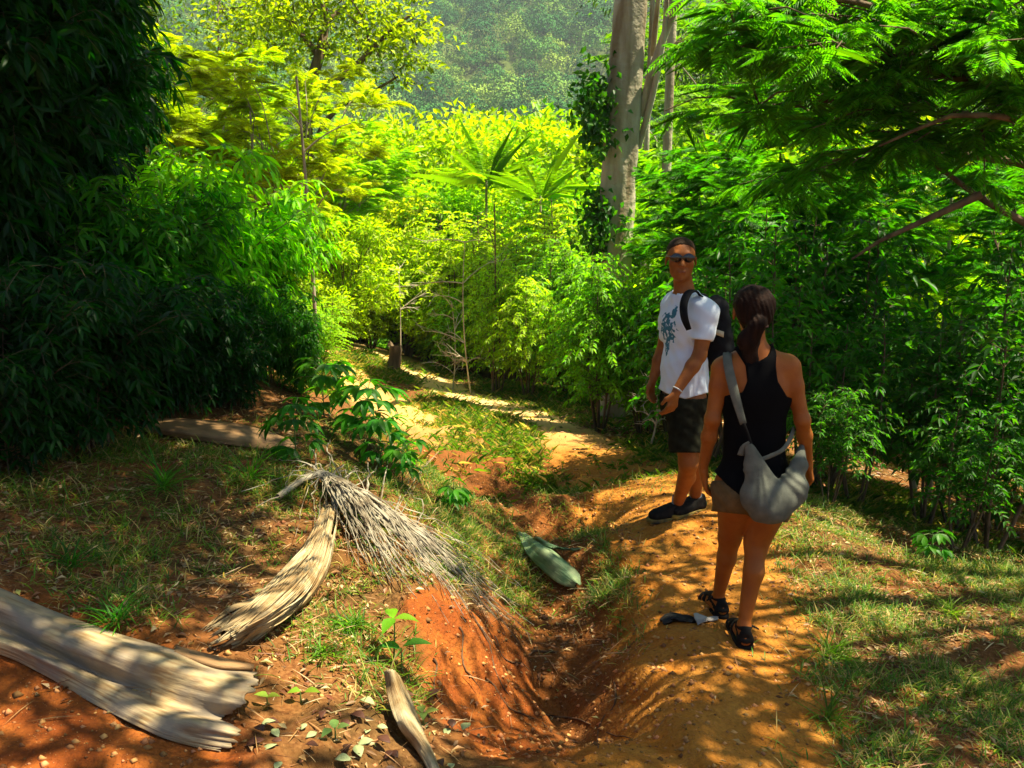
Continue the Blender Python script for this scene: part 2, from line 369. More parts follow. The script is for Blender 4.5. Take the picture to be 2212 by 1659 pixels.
def gen_lance(h=2.6, stems=16, L=.19, Wd=.032, spread=.5, tw_n=9):
    lf = Lf(); tb = []
    for s in range(stems):
        az = rnd(0, 6.28); r = h * spread * rnd(.25, 1); hh = h * rnd(.55, 1); b0 = np.array([math.cos(az) * .15, math.sin(az) * .15, -.1]) * rnd(.2, 2.5)
        top = np.array([math.cos(az) * r, math.sin(az) * r, hh * .92]); st = curve(b0, top, (-math.cos(az) * r * .18, -math.sin(az) * r * .18, hh * .16), 10)
        tb.append((st, np.linspace(.012, .003, 10) * (h / 2.6) ** .5))
        for k in range(int(tw_n * hh)):
            t_ = rnd(.12, 1); q = t_ * 9; i = min(int(q), 8); p = st[i] + (st[i + 1] - st[i]) * (q - i); a = az + rnd(-1.9, 1.9); ll = rnd(.25, .6)
            e = p + np.array([math.cos(a), math.sin(a), rnd(-.2, .5)]) * ll; e2 = curve(p, e, (0, 0, ll * .15), 5); e2[-1, 2] -= ll * .18
            tb.append((e2, [.004, .003, .003, .002, .002])); pairs_along(lf, e2, 6, L, Wd, spread=.8, jit=.6, drop=.18)
    return lf, tb

def frond(lf, p, d, n_, L=.45, pairs=9, pw=.022, pl=.15):
    """feather leaf: pinnae drawn as narrow strips either side of an arching rachis"""
    d = d / np.linalg.norm(d); n_ = n_ / np.linalg.norm(n_); t = np.linspace(.12, 1, pairs)[:, None]
    pts = p + d * L * t - np.array([0, 0, 1]) * L * .28 * t ** 2; s = np.cross(d, n_); s /= np.linalg.norm(s) + 1e-9
    w_ = np.sin(np.pi * (t * .8 + .15))
    for sg in (1, -1):
        D = s * sg + d * .55 + np.array([0, 0, -.12]); lf.add(pts, np.broadcast_to(D, pts.shape) + rng.normal(0, .05, pts.shape), np.broadcast_to(n_, pts.shape) + 0., pl * w_[:, 0], pw)
    lf.add(p[None], (d - np.array([0, 0, .14]))[None], n_[None], [L], [.008])

def branchy(h, tr_h, spread, n1=6, n2=5, n3=4, r0=.09, lean=(0, 0), flat=.5, fork=.55):
    """tree skeleton: trunk, limbs, twigs; returns tubes and twig tips (pos, dir)"""
    tb = []; tips = []
    top = np.array([lean[0], lean[1], tr_h]); tr = curve((0, 0, -.2), top, (rnd(-.05, .05) * h, rnd(-.05, .05) * h, 0), 8); tb.append((tr, np.linspace(r0, r0 * .6, 8)))
    for a in range(n1):
        az = a / n1 * 6.28 + rnd(-.4, .4); s0 = tr[int(7 * rnd(fork, 1))]; r = spread * rnd(.45, 1); z = tr_h + (h - tr_h) * rnd(.25, 1) ** (1 - flat)
        e = np.array([lean[0] + math.cos(az) * r * .7, lean[1] + math.sin(az) * r * .7, z * .88]); b1 = curve(s0, e, (0, 0, -.04 * h), 7); tb.append((b1, np.linspace(r0 * .5, r0 * .18, 7)))
        for b in range(n2):
            s1 = b1[int(rnd(2, 7))]; az2 = az + rnd(-1.3, 1.3); rr_ = spread * rnd(.2, .5); e2 = s1 + np.array([math.cos(az2) * rr_, math.sin(az2) * rr_, (h - tr_h) * rnd(.02, .28)])
            b2 = curve(s1, e2, (0, 0, .03 * h), 5); tb.append((b2, np.linspace(r0 * .2, r0 * .07, 5)))
            for c in range(n3):
                s2 = b2[int(rnd(1, 5))]; dd = e2 - s1 + rng.normal(0, .5, 3) * np.linalg.norm(e2 - s1); dd[2] = abs(dd[2]) * .5; e3 = s2 + dd * .45
                tb.append((curve(s2, e3, (0, 0, 0), 3), [r0 * .07, r0 * .05, r0 * .03])); tips.append((e3, dd / np.linalg.norm(dd)))
    return tb, tips
def gen_feather(h=6, tr_h=3, spread=2.2, fl=.5, nf=5, **k):
    lf = Lf(); tb, tips = branchy(h, tr_h, spread, **k)
    for p, d in tips:
        for q in range(nf):
            a = rnd(0, 6.28); dd = np.array([math.cos(a), math.sin(a), rnd(-.1, .5)]) + d * .6; frond(lf, p - d * rnd(0, .3), dd, np.array([rnd(-.5, .5), rnd(-.5, .5), 1.]), fl * rnd(.6, 1.15), pw=.017 * fl / .5, pl=.17 * fl / .5, pairs=14)
    return lf, tb
def gen_broad(h=8, tr_h=3, spread=3, L=.16, Wd=.07, nl=26, cr=.45, **k):
    lf = Lf(); tb, tips = branchy(h, tr_h, spread, **k)
    for p, d in tips:
        n = int(nl * rnd(.6, 1.3)); o = rng.normal(0, cr, (n, 3)) * [1, 1, .55]; D = norm(o) + rng.normal(0, .3, (n, 3)); D[:, 2] -= .15
        N_ = np.array([0, 0, 1.]) + rng.normal(0, .45, (n, 3)); lf.add(p + o, D, N_, L * rnd(.6, 1.2, n), Wd * rnd(.7, 1.2, n))
    return lf, tb
def gen_bush(h=2, rad=1.1, n=5200, L=.085, Wd=.04, lobes=22):
    lf = Lf(); tb = []
    for i in range(lobes):
        az = rnd(0, 6.28); r = rad * rnd(.1, .8); z = h * rnd(.2, .88); r *= math.sqrt(max(.08, 1 - (z / h) ** 2.2)); c = np.array([math.cos(az) * r, math.sin(az) * r, z]); lr = rnd(.16, .34) * rad
        tb.append((curve((rnd(-.08, .08), rnd(-.08, .08), -.1), c, (0, 0, .1 * h), 6), np.linspace(.018, .005, 6)))
        m_ = n // lobes; o = norm(rng.normal(0, 1, (m_, 3))) * (rng.random((m_, 1)) ** .45) * lr * [1, 1, .8]; D = norm(o) + rng.normal(0, .5, (m_, 3)); N_ = norm(o) * .6 + [0, 0, .8] + rng.normal(0, .35, (m_, 3))
        lf.add(c + o, D, N_, L * rnd(.6, 1.25, m_), Wd * rnd(.7, 1.2, m_))
    return lf, tb
def gen_rosette(h=4, nf=22, fl=1.3, pairs=28, r0=.035):
    lf = Lf(); tb = [(curve((0, 0, -.2), (rnd(-.2, .2), rnd(-.2, .2), h * .8), (0.05, 0, 0), 8), np.linspace(r0, r0 * .6, 8))]; top = tb[0][0][-1]
    for i in range(nf):
        a = i * 2.4; el = rnd(.35, 1.35); d = np.array([math.cos(a) * math.cos(el), math.sin(a) * math.cos(el), math.sin(el)]); n_ = np.array([-math.cos(a) * math.sin(el), -math.sin(a) * math.sin(el), math.cos(el)])
        frond(lf, top - [0, 0, rnd(0, .2)], d, n_, fl * rnd(.75, 1.1), pairs, .006, .24)
    return lf, tb
PROTO = {}
def proto(kind, tname, lname, lf, tb, seg=1, bark=M_bark, **k):
    V_, F_ = lf.geo(seg=seg, **k); a = mesh_np(lname, V_, F_, M_leaf, smooth_=False); V2, F2 = tube_geo(tb); b = mesh_np(tname, V2, F2, bark)
    z = np.percentile(V_[:, 2], 99.3); PROTO.setdefault(kind, []).append((a, b, float(z), lname, tname))
for i in range(4): proto('coffee', 'stem', 'foliage', *gen_coffee(2.2, [5, 6, 4, 7][i], 1.15))
for i in range(3): proto('coffeebig', 'stem', 'foliage', *gen_coffee(3.2, [6, 7, 5][i], 1.1, L=.15, Wd=.06, openb=.24))
for i in range(3): proto('coffeedark', 'stem', 'foliage', *gen_coffee(3.0, [4, 5, 4][i], .62, L=.17, Wd=.066, openb=.34))
for i in range(2): proto('coffeefar', 'stem', 'foliage', *gen_coffee(3.4, [7, 8][i], 1.25, L=.125, Wd=.05, openb=.1))
for i in range(3): proto('lance', 'stem', 'foliage', *gen_lance(2.6, 24, tw_n=12, L=.20, Wd=.042), seg=3, droop=.3)
for i in range(3): proto('lancebig', 'stem', 'foliage', *gen_lance(5.5, 40, L=.25, Wd=.055, spread=.26, tw_n=13), seg=3, droop=.3)
for i in range(3): proto('feather', 'trunk', 'crown', *gen_feather(6, 3, 2.2, n1=7, n2=6, n3=5, r0=.07), bark=M_barkpale)
for i in range(2): proto('feathernear', 'trunk', 'crown', *gen_feather(4.5, 1.6, 2.0, fl=.42, nf=5, n1=8, n2=7, n3=6, r0=.05))
for i in range(3): proto('broad', 'trunk', 'crown', *gen_broad(8, 3.2, 3.2, n1=8, n2=6, n3=7, r0=.16, nl=46, L=.15))
for i in range(3): proto('bush', 'stem', 'foliage', *gen_bush(2.2, 1.3, 7000))
for i in range(2): proto('bushfar', 'stem', 'foliage', *gen_bush(3, 2.2, 15000, L=.10, Wd=.055, lobes=34))
for i in range(2): proto('rosette', 'trunk', 'crown', *gen_rosette(4, [16, 14][i]), bark=M_barkpale)
def cr_interp(C, n):
    """Catmull-Rom along axis 0"""
    C = np.asarray(C, float); m_ = len(C); E = np.concatenate([2 * C[:1] - C[1:2], C, 2 * C[-1:] - C[-2:-1]]); t = np.linspace(0, m_ - 1 - 1e-6, n); i = t.astype(int); f = (t - i).reshape((-1,) + (1,) * (C.ndim - 1))
    p0, p1, p2, p3 = E[i], E[i + 1], E[i + 2], E[i + 3]
    return .5 * ((2 * p1) + (-p0 + p2) * f + (2 * p0 - 5 * p1 + 4 * p2 - p3) * f ** 2 + (-p0 + 3 * p1 - 3 * p2 + p3) * f ** 3)
# ------------------------------------------------------------ planting
KN = dict(coffeedark=('coffee_shrub', 'shrub'), coffee=('coffee_shrub', 'shrub'), coffeebig=('coffee_shrub', 'shrub'), coffeefar=('coffee_shrub', 'shrub'), lance=('long_leaved_bush', 'bush'), lancebig=('long_leaved_bush', 'bush'),
          feather=('feathery_tree', 'tree'), feathernear=('feathery_tree', 'tree'), broad=('broadleaf_tree', 'tree'), bush=('leafy_bush', 'bush'), bushfar=('leafy_bush', 'bush'), rosette=('tree_fern', 'tree fern'))
_cnt = {}
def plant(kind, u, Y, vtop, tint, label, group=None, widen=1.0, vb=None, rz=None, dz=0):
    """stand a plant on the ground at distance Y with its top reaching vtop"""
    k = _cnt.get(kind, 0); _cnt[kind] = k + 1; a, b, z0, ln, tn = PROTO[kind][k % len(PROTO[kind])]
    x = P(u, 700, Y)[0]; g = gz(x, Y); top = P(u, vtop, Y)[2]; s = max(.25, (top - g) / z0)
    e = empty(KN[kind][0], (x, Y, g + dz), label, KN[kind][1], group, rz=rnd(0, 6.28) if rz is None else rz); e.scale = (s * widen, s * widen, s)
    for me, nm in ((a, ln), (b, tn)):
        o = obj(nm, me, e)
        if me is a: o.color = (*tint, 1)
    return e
YG = (.24, .33, .004); SG = (.11, .25, .004); DG = (.006, .048, .002); MG = (.04, .16, .004); LG = (.17, .32, .005); OL = (.28, .31, .010)  # leaf tints also hold sun and shade: brighter on sunlit plants, darker on shaded ones
g1 = 'dark long leaved bushes on the left bank'
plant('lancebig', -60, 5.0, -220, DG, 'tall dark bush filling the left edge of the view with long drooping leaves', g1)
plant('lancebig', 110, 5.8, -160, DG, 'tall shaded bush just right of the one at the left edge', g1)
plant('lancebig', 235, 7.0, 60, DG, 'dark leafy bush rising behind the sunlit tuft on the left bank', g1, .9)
plant('lance', 150, 4.6, 560, DG, 'low deeply shaded bush above the dark fallen sheath', g1, 1.2)
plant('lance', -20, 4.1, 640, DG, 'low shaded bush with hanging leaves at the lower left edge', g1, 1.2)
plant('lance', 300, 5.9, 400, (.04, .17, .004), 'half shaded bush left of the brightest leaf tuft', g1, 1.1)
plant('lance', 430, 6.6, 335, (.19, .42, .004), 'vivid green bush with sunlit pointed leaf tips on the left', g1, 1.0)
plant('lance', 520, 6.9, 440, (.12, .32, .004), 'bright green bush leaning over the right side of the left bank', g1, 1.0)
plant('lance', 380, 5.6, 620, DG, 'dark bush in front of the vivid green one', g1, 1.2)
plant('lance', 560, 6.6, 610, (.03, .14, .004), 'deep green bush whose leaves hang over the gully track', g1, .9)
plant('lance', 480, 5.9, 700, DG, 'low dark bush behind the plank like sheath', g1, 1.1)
plant('lance', 640, 6.6, 790, (.03, .13, .004), 'small drooping bush at the corner of the bank above the gully', g1, .8)
g2 = 'feathery trees beyond the left bank'
plant('feather', 330, 11, 40, (.24, .31, .006), 'feathery tree showing above the dark bushes near the top left', g2)
plant('feather', 450, 13.5, 95, YG, 'yellow green feathery tree with a thin forked white trunk', g2)
plant('feather', 640, 13, 130, (.26, .32, .006), 'slender feathery tree on a pale leaning pole trunk', g2, .8)
plant('feather', 560, 16, 190, YG, 'feathery tree between the forked one and the pole trunked one', g2)
plant('feather', 720, 17, 200, LG, 'low feathery tree right of the pale pole trunk', g2)
plant('feather', 180, 12, -60, (.16, .22, .008), 'olive feathery tree at the very top left behind the dark bushes', g2)
g3 = 'tall trees against the far hillside'
def forked_tree():
    Y = 18.0; b = P(655, 700, Y); b[2] = gz(b[0], Y); e = empty('broadleaf_tree', b, 'tall open tree with dark forked limbs and yellowing leaf ends at top', 'tree', g3)
    q = lambda pts, r0, r1: tb.append((cr_interp(np.array([P(u, v, Y + d) for u, v, d in pts]), 14), np.linspace(r0, r1, 14))); tb = []
    q([(655, 760, 0), (652, 500, 0), (660, 300, 0), (668, 190, 0)], .17, .13); q([(668, 190, 0), (690, 120, 0), (702, 50, .2), (690, -60, .3), (700, -160, .3)], .12, .05); q([(668, 190, 0), (740, 165, -.2), (800, 110, -.3), (850, 60, -.4), (890, 30, -.4)], .08, .025)
    q([(690, 120, 0), (640, 60, .3), (600, 0, .4), (570, -50, .4)], .07, .03); q([(702, 50, .2), (750, 10, .4), (800, -40, .5)], .06, .03); q([(740, 225, .2), (800, 200, 0), (860, 165, -.2)], .05, .02); q([(655, 380, 0), (700, 270, .2), (745, 220, .2)], .07, .05); q([(800, 110, -.3), (790, 60, -.2), (770, 20, -.2)], .03, .015)
    lf = Lf()
    for (u, v, r, n) in [(u_, v_, r_ * 1.05, int(n_ * .62)) for u_, v_, r_, n_ in [(555, 20, .45, 420), (600, 75, .5, 480), (640, 30, .5, 480), (590, 130, .35, 260), (700, 15, .5, 420), (760, 25, .5, 480), (815, 40, .45, 420), (862, 50, .4, 360), (905, 75, .3, 240), (925, 125, .18, 90), (720, 95, .35, 260), (800, 95, .35, 260), (870, 160, .2, 110), (840, 120, .3, 200), (690, -50, .7, 500), (800, -50, .6, 500), (600, -40, .6, 500), (520, 60, .4, 300), (760, 150, .25, 120)]]:
        c = P(u, v, Y + rnd(-.5, .5)); sub_ = c + rng.normal(0, 1, (max(3, n // 22), 3)) * [r, r, r * .45]; k = rng.integers(0, len(sub_), n); o = rng.normal(0, .13, (n, 3)) * [1.3, 1.3, .5]; D = norm(o) + rng.normal(0, .4, (n, 3)); lf.add(sub_[k] + o, D, rng.normal(0, .4, (n, 3)) + [0, 0, 1], .15 * rnd(.7, 1.2, n), .075)
        for sp in sub_[::2]: tb.append((curve(sp, c * .4 + sp * .6 - [0, 0, .15], (0, 0, 0), 3), [.008, .012, .015]))
    V_, F_ = tube_geo(tb, 7); child_world(obj('trunk', mesh_np('trunk', V_, F_, M_bark)), e); V_, F_ = lf.geo(); o = child_world(obj('crown', mesh_np('crown', V_, F_, M_leaf, False)), e); o.color = (.17, .22, .006, 1)
forked_tree()
plant('broad', 440, 26, -60, (.08, .14, .008), 'tall olive tree behind the feathery trees at upper left', g3, .8)
plant('broad', 1560, 26, -80, (.06, .12, .008), 'tall tree behind the big grey trunk on its right', g3, .7)
g4 = 'sunlit bushes down the slope'
for a in [('bush', 640, 13, 560, YG, 'yellow green bush meeting the edge of the dark left bushes'),
          ('bush', 740, 16, 470, YG, 'glaring yellow bush left of centre above the track'),
          ('coffeefar', 680, 12.5, 640, LG, 'glossy shrub beside the left bank at the bend of the track'),
          ('bushfar', 640, 19, 360, OL, 'pale yellow bush under the pale pole trunk'),
          ('bushfar', 780, 20, 330, YG, 'wide yellow green bush under the tall open tree'),
          ('bushfar', 900, 22, 262, YG, 'rounded bush with its top just under the hillside left of centre'),
          ('bushfar', 1010, 26, 268, LG, 'light green bush between the two tree ferns and the tall open tree'),
          ('bushfar', 1230, 24, 270, YG, 'yellow bush close to the left side of the big trunk'),
          ('bushfar', 860, 20, 420, OL, 'dry yellowish bush near the middle with pale twigs'),
          ('bush', 880, 17.5, 500, YG, 'sunny bush behind the small leaning tree'),
          ('bushfar', 980, 20, 400, LG, 'bright bush in the centre behind the upright stem'),
          ('bushfar', 1100, 22, 400, YG, 'bush below the two tree ferns'),
          ('bushfar', 1230, 19, 430, LG, 'bush in front of the foot of the big trunk on its left'),
          ('coffeefar', 1000, 17, 480, YG, 'glossy sunlit shrub in the middle of the view'),
          ('coffeefar', 1120, 16.5, 450, YG, 'tall glossy shrub with a dark upright stem at centre'),
          ('coffeefar', 1230, 14.5, 500, (.11, .24, .008), 'spreading sunlit shrub left of the walkers under the big trunk'),
          ('coffeebig', 1370, 13, 600, LG, 'sunlit shrub hiding the foot of the big trunk'),
          ('coffeefar', 930, 17.5, 640, LG, 'shrub behind the cut stump at the far bend'),
          ('coffeebig', 800, 17, 600, YG, 'thin leaning shrub beside the far bend of the trail'),
          ('bush', 720, 18, 620, LG, 'low sunny bush beyond the pale sand at the far bend')]:
    plant(*a[:5], a[5], g4)
g5 = 'coffee shrubs along the trail'
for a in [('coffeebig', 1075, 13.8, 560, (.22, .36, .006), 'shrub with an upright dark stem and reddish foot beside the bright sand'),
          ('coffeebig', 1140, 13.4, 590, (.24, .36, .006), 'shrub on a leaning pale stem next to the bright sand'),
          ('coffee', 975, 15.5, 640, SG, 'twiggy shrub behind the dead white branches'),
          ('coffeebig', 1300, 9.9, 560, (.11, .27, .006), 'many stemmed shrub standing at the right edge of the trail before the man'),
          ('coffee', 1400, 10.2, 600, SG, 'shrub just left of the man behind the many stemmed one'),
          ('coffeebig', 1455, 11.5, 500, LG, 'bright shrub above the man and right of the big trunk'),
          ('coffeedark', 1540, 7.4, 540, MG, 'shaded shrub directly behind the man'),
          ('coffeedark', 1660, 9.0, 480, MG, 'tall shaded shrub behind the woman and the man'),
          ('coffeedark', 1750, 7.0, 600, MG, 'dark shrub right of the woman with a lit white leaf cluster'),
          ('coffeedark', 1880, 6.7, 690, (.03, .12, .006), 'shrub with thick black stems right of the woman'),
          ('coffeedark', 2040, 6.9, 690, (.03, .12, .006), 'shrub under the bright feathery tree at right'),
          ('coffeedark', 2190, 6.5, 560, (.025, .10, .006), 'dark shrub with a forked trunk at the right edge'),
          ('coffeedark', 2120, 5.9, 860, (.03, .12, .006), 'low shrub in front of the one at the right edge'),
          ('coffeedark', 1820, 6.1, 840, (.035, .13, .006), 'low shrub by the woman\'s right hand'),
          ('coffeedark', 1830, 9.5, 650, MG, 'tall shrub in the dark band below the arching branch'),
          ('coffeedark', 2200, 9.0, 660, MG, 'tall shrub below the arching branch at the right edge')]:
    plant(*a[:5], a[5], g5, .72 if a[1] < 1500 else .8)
g6 = 'trees behind the shrubs on the right'
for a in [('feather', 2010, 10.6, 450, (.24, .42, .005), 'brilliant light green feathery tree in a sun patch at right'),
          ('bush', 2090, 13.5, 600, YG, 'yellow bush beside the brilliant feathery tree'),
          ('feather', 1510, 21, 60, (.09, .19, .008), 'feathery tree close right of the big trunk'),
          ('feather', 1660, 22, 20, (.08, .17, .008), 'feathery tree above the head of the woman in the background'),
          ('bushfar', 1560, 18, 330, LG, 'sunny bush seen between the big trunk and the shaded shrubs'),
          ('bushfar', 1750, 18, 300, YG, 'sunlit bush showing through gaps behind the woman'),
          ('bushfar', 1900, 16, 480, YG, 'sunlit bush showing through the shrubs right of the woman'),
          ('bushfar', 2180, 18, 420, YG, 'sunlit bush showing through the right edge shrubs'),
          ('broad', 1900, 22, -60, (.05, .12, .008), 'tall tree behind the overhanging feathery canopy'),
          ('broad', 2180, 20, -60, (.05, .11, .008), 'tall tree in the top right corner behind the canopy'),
          ('bushfar', 1400, 20, 330, LG, 'bush seen just right of the big trunk')]:
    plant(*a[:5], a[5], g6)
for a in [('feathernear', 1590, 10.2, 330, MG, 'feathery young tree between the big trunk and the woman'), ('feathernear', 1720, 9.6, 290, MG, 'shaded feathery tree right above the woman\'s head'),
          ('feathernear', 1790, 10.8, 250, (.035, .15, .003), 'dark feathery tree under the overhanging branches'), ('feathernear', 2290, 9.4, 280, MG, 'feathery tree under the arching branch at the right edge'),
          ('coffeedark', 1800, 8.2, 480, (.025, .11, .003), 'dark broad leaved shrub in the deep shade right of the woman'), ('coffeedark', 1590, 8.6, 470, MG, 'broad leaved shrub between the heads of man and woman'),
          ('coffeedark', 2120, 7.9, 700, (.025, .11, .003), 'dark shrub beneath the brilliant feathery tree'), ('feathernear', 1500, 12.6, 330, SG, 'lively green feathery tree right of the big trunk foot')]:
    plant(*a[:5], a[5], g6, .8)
for a in [('coffeebig', 2420, 7.4, 600, MG, 'shrub just outside the right edge beside the one with a forked trunk'), ('bushfar', 2500, 11, 500, LG, 'sunlit bush outside the right edge behind the shrubs'),
          ('bushfar', 2750, 13, 480, YG, 'yellow bush far outside the right edge'), ('lancebig', -330, 5.6, -100, DG, 'tall dark bush outside the left edge of the view')]:
    plant(*a[:5], a[5])
for u, Y, vt, lb in [(1040, 19, 235, 'left one of the two tree ferns below the hillside'), (1165, 18, 265, 'right one of the two tree ferns left of the big trunk')]:
    plant('rosette', u, Y, vt + 40, (.17, .31, .006), lb, 'tree ferns at the centre', 1.0)

# ------------------------------------------------------------ big grey trunk tree
def big_tree():
    Y = 12.0; base = P(1328, 900, Y); base[2] = gz(base[0], Y); e = empty('big_tree', base, 'big tree with a thick smooth grey brown trunk rising out of the picture', 'tree')
    pts = [P(1327, 960, Y), P(1327, 760, Y), P(1328, 560, Y), P(1334, 400, Y), P(1343, 250, Y), P(1355, 100, Y), P(1366, -40, Y), P(1380, -250, Y), P(1400, -500, Y)]
    pts = np.array(pts); t = np.linspace(0, 8, 60); pts = np.stack([np.interp(t, range(9), pts[:, k]) for k in range(3)], 1)
    rad = np.interp(t, range(9), [.26, .215, .20, .205, .215, .205, .19, .17, .13]) 
    tg = norm(np.gradient(pts, axis=0)); n = 40; th = np.arange(n) / n * 2 * math.pi; a = np.array([1, 0, 0.]); b = np.array([0, 1, 0.])
    T, TH = np.meshgrid(t, th, indexing='ij'); rr_ = rad[:, None] * (1 + .10 * np.sin(TH * 2 + T * .5) + .05 * np.sin(TH * 5 + T * .8) + .16 * fbm(TH * 1.3, T * 1.4, 4, 31))
    Vt = pts[:, None] + rr_[..., None] * (np.cos(TH)[..., None] * a + np.sin(TH)[..., None] * b)
    i, j = np.meshgrid(np.arange(59), np.arange(n), indexing='ij'); j2 = (j + 1) % n; Ft = np.stack([i * n + j, i * n + j2, (i + 1) * n + j2, (i + 1) * n + j], -1).reshape(-1, 4)
    bk = mat('trunk_bark', (.44, .41, .28), .8, .2, noise=((.20, .15, .08), (6, 6, .9), 8), bump=.03, bscale=9)
    child_world(obj('trunk', mesh_np('trunk', Vt.reshape(-1, 3), Ft, bk)), e)
    tb = []
    for (u0, v0, u1, v1, bx, r) in [(1385, 250, 1500, -60, -8, .05), (1378, 320, 1440, -80, 20, .035), (1395, 170, 1560, 20, 0, .022), (1410, 120, 1430, -60, 0, .03)]:
        p0 = P(u0, v0, Y); p1 = P(u1, v1, Y - .5); tb.append((curve(p0, p1, (bx * .006, 0, .1), 9), np.linspace(r * 1.3, r * .7, 9)))
    tb.append((curve(pts[52], (1.2, 12.5, 14), (0, 0, .4), 9), np.linspace(.11, .05, 9))); tb.append((curve(pts[54], (2.4, 12.0, 14.6), (0, 0, .4), 9), np.linspace(.1, .04, 9)))
    V_, F_ = tube_geo(tb, 8); child_world(obj('limb', mesh_np('limb', V_, F_, bk)), e)
    lf = Lf()
    for c in [(1.2, 12.5, 14), (2.4, 12.0, 14.6), (1.9, 13, 15.4)]:
        nn = 1500; o = norm(rng.normal(0, 1, (nn, 3))) * rng.random((nn, 1)) ** .5 * [1.5, 1.5, .8]; lf.add(np.array(c) + o, norm(o) + rng.normal(0, .5, (nn, 3)), rng.normal(0, .5, (nn, 3)) + [0, 0, 1], .16, .07)
    V_, F_ = lf.geo(); o = child_world(obj('crown', mesh_np('crown', V_, F_, M_leaf, False)), e); o.color = (.05, .13, .01, 1)
    # thin second trunks right of it
    for k, (u0, u1, Y2, r, lb) in enumerate([(1440, 1462, 16, .10, 'thinner brown trunk standing right of the big grey one'), (1395, 1418, 14, .05, 'thin pole trunk touching the right side of the big grey one')]):
        p0 = P(u0, 600, Y2); p0[2] = gz(p0[0], Y2); e2 = empty('tree', p0, lb, 'tree', 'slim trunks right of the big one')
        p1 = P(u1, -150, Y2); V_, F_ = tube_geo([(curve(p0 - [0, 0, .2], p1, (-.05, 0, 0), 14), np.linspace(r, r * .7, 14))], 12); child_world(obj('trunk', mesh_np('trunk', V_, F_, bk)), e2)
        lf = Lf()
        nn = 2500; o = norm(rng.normal(0, 1, (nn, 3))) * rng.random((nn, 1)) ** .5 * [.8, .8, .9]; lf.add(p1 + [0, 0, .9] + o, norm(o), rng.normal(0, .5, (nn, 3)) + [0, 0, 1], .17, .08)
        V_, F_ = lf.geo(); o = child_world(obj('crown', mesh_np('crown', V_, F_, M_leaf, False)), e2); o.color = (.06, .13, .01, 1)
    # dark vine hanging on the left of the trunk
    c0 = P(1292, 560, Y - .1); c0[2] = gz(c0[0], c0[1]); ev = empty('climbing_vine', c0, 'dark leafy vine climbing the left side of the big grey trunk', 'vine'); lf = Lf(); tb = []
    for (u, v0, v1, du) in [(1286, 165, 310, 13), (1296, 420, 540, 6)]:
        for q in range(3):
            p0 = P(u + rnd(-du, du), v0, Y - .15 + rnd(-.1, .2)); p1 = P(u + rnd(-du, du) - 2, v1, Y - .15); st = curve(p0, p1, (rnd(-.05, .05), 0, 0), 7); tb.append((st, .008)); nn = int((v1 - v0) * 1.6)
            t_ = rng.random(nn) * 6; i_ = np.minimum(t_.astype(int), 5); pp = st[i_] + (st[i_ + 1] - st[i_]) * (t_ - i_)[:, None] + rng.normal(0, .12, (nn, 3)) * (.4 + np.abs(np.sin(t_ * 1.9 + u))[:, None]); D = rng.normal(0, .6, (nn, 3)); D[:, 2] -= .7
            lf.add(pp, D, rng.normal(0, .6, (nn, 3)) + [0, -1, .3], .11, .06)
    V_, F_ = lf.geo(); o = child_world(obj('foliage', mesh_np('foliage', V_, F_, M_leaf, False)), ev); o.color = (.03, .11, .006, 1)
    V_, F_ = tube_geo(tb, 4); child_world(obj('stem', mesh_np('stem', V_, F_, M_bark)), ev)
big_tree()

# ------------------------------------------------------------ overhanging canopy on the right (its far limbs shade the foreground)
def canopy(name, root, blobs, limbs, label, tint, fl=.42, dens=1.0, kind='feather', r0=.2):
    e = empty(name, root, label, 'tree'); tb = []; lf = Lf(); root = np.array(root, float)
    fork = root + [rnd(-.3, .3), 0, 3.2]; tb.append((curve(root - [0, 0, .3], fork, (.1, 0, 0), 8), np.linspace(r0, r0 * .7, 8)))
    for pts in limbs:
        pts = np.array(pts); m_ = np.linspace(0, len(pts) - 1, 14); q = np.stack([np.interp(m_, range(len(pts)), pts[:, k]) for k in range(3)], 1); tb.append((q, np.linspace(.035, .010, 14)))
    for c in blobs:
        c = np.array(c, float); r = c[3]; c = c[:3]; b = curve(fork, c, (0, 0, .5), 9); tb.append((b, np.linspace(r0 * .35, .015, 9)))
        nt_ = int(26 * r * r * dens)
        for k in range(nt_):
            o = rng.normal(0, .5, 3) * [r, r, r * .4]; s = b[rng.integers(5, 9)]; p = c + o; tb.append((curve(s, p, (0, 0, .1), 4), [.012, .009, .006, .004]))
            d = o / (np.linalg.norm(o) + 1e-6)
            if kind == 'feather':
                for q in range(7):
                    a = rnd(0, 6.28); dd = np.array([math.cos(a), math.sin(a), rnd(-.5, .3)]) + d * .5; frond(lf, p - d * rnd(0, .4), dd, np.array([rnd(-.3, .3), rnd(-.3, .3), 1.]), fl * rnd(.7, 1.2), pairs=16, pw=.010, pl=.11)
            else:
                n = 34; oo = rng.normal(0, .2, (n, 3)); lf.add(p + oo, norm(oo) + rng.normal(0, .4, (n, 3)) - [0, 0, .2], rng.normal(0, .5, (n, 3)) + [0, 0, 1], .14 * rnd(.7, 1.2, n), .06)
    V_, F_ = lf.geo(); o = child_world(obj('crown', mesh_np('crown', V_, F_, M_leaf, False)), e); o.color = (*tint, 1)
    V_, F_ = tube_geo(tb, 6); child_world(obj('trunk', mesh_np('trunk', V_, F_, M_bark)), e)
    return e
def B(u, v, Y, r): return (*P(u, v, Y), r)
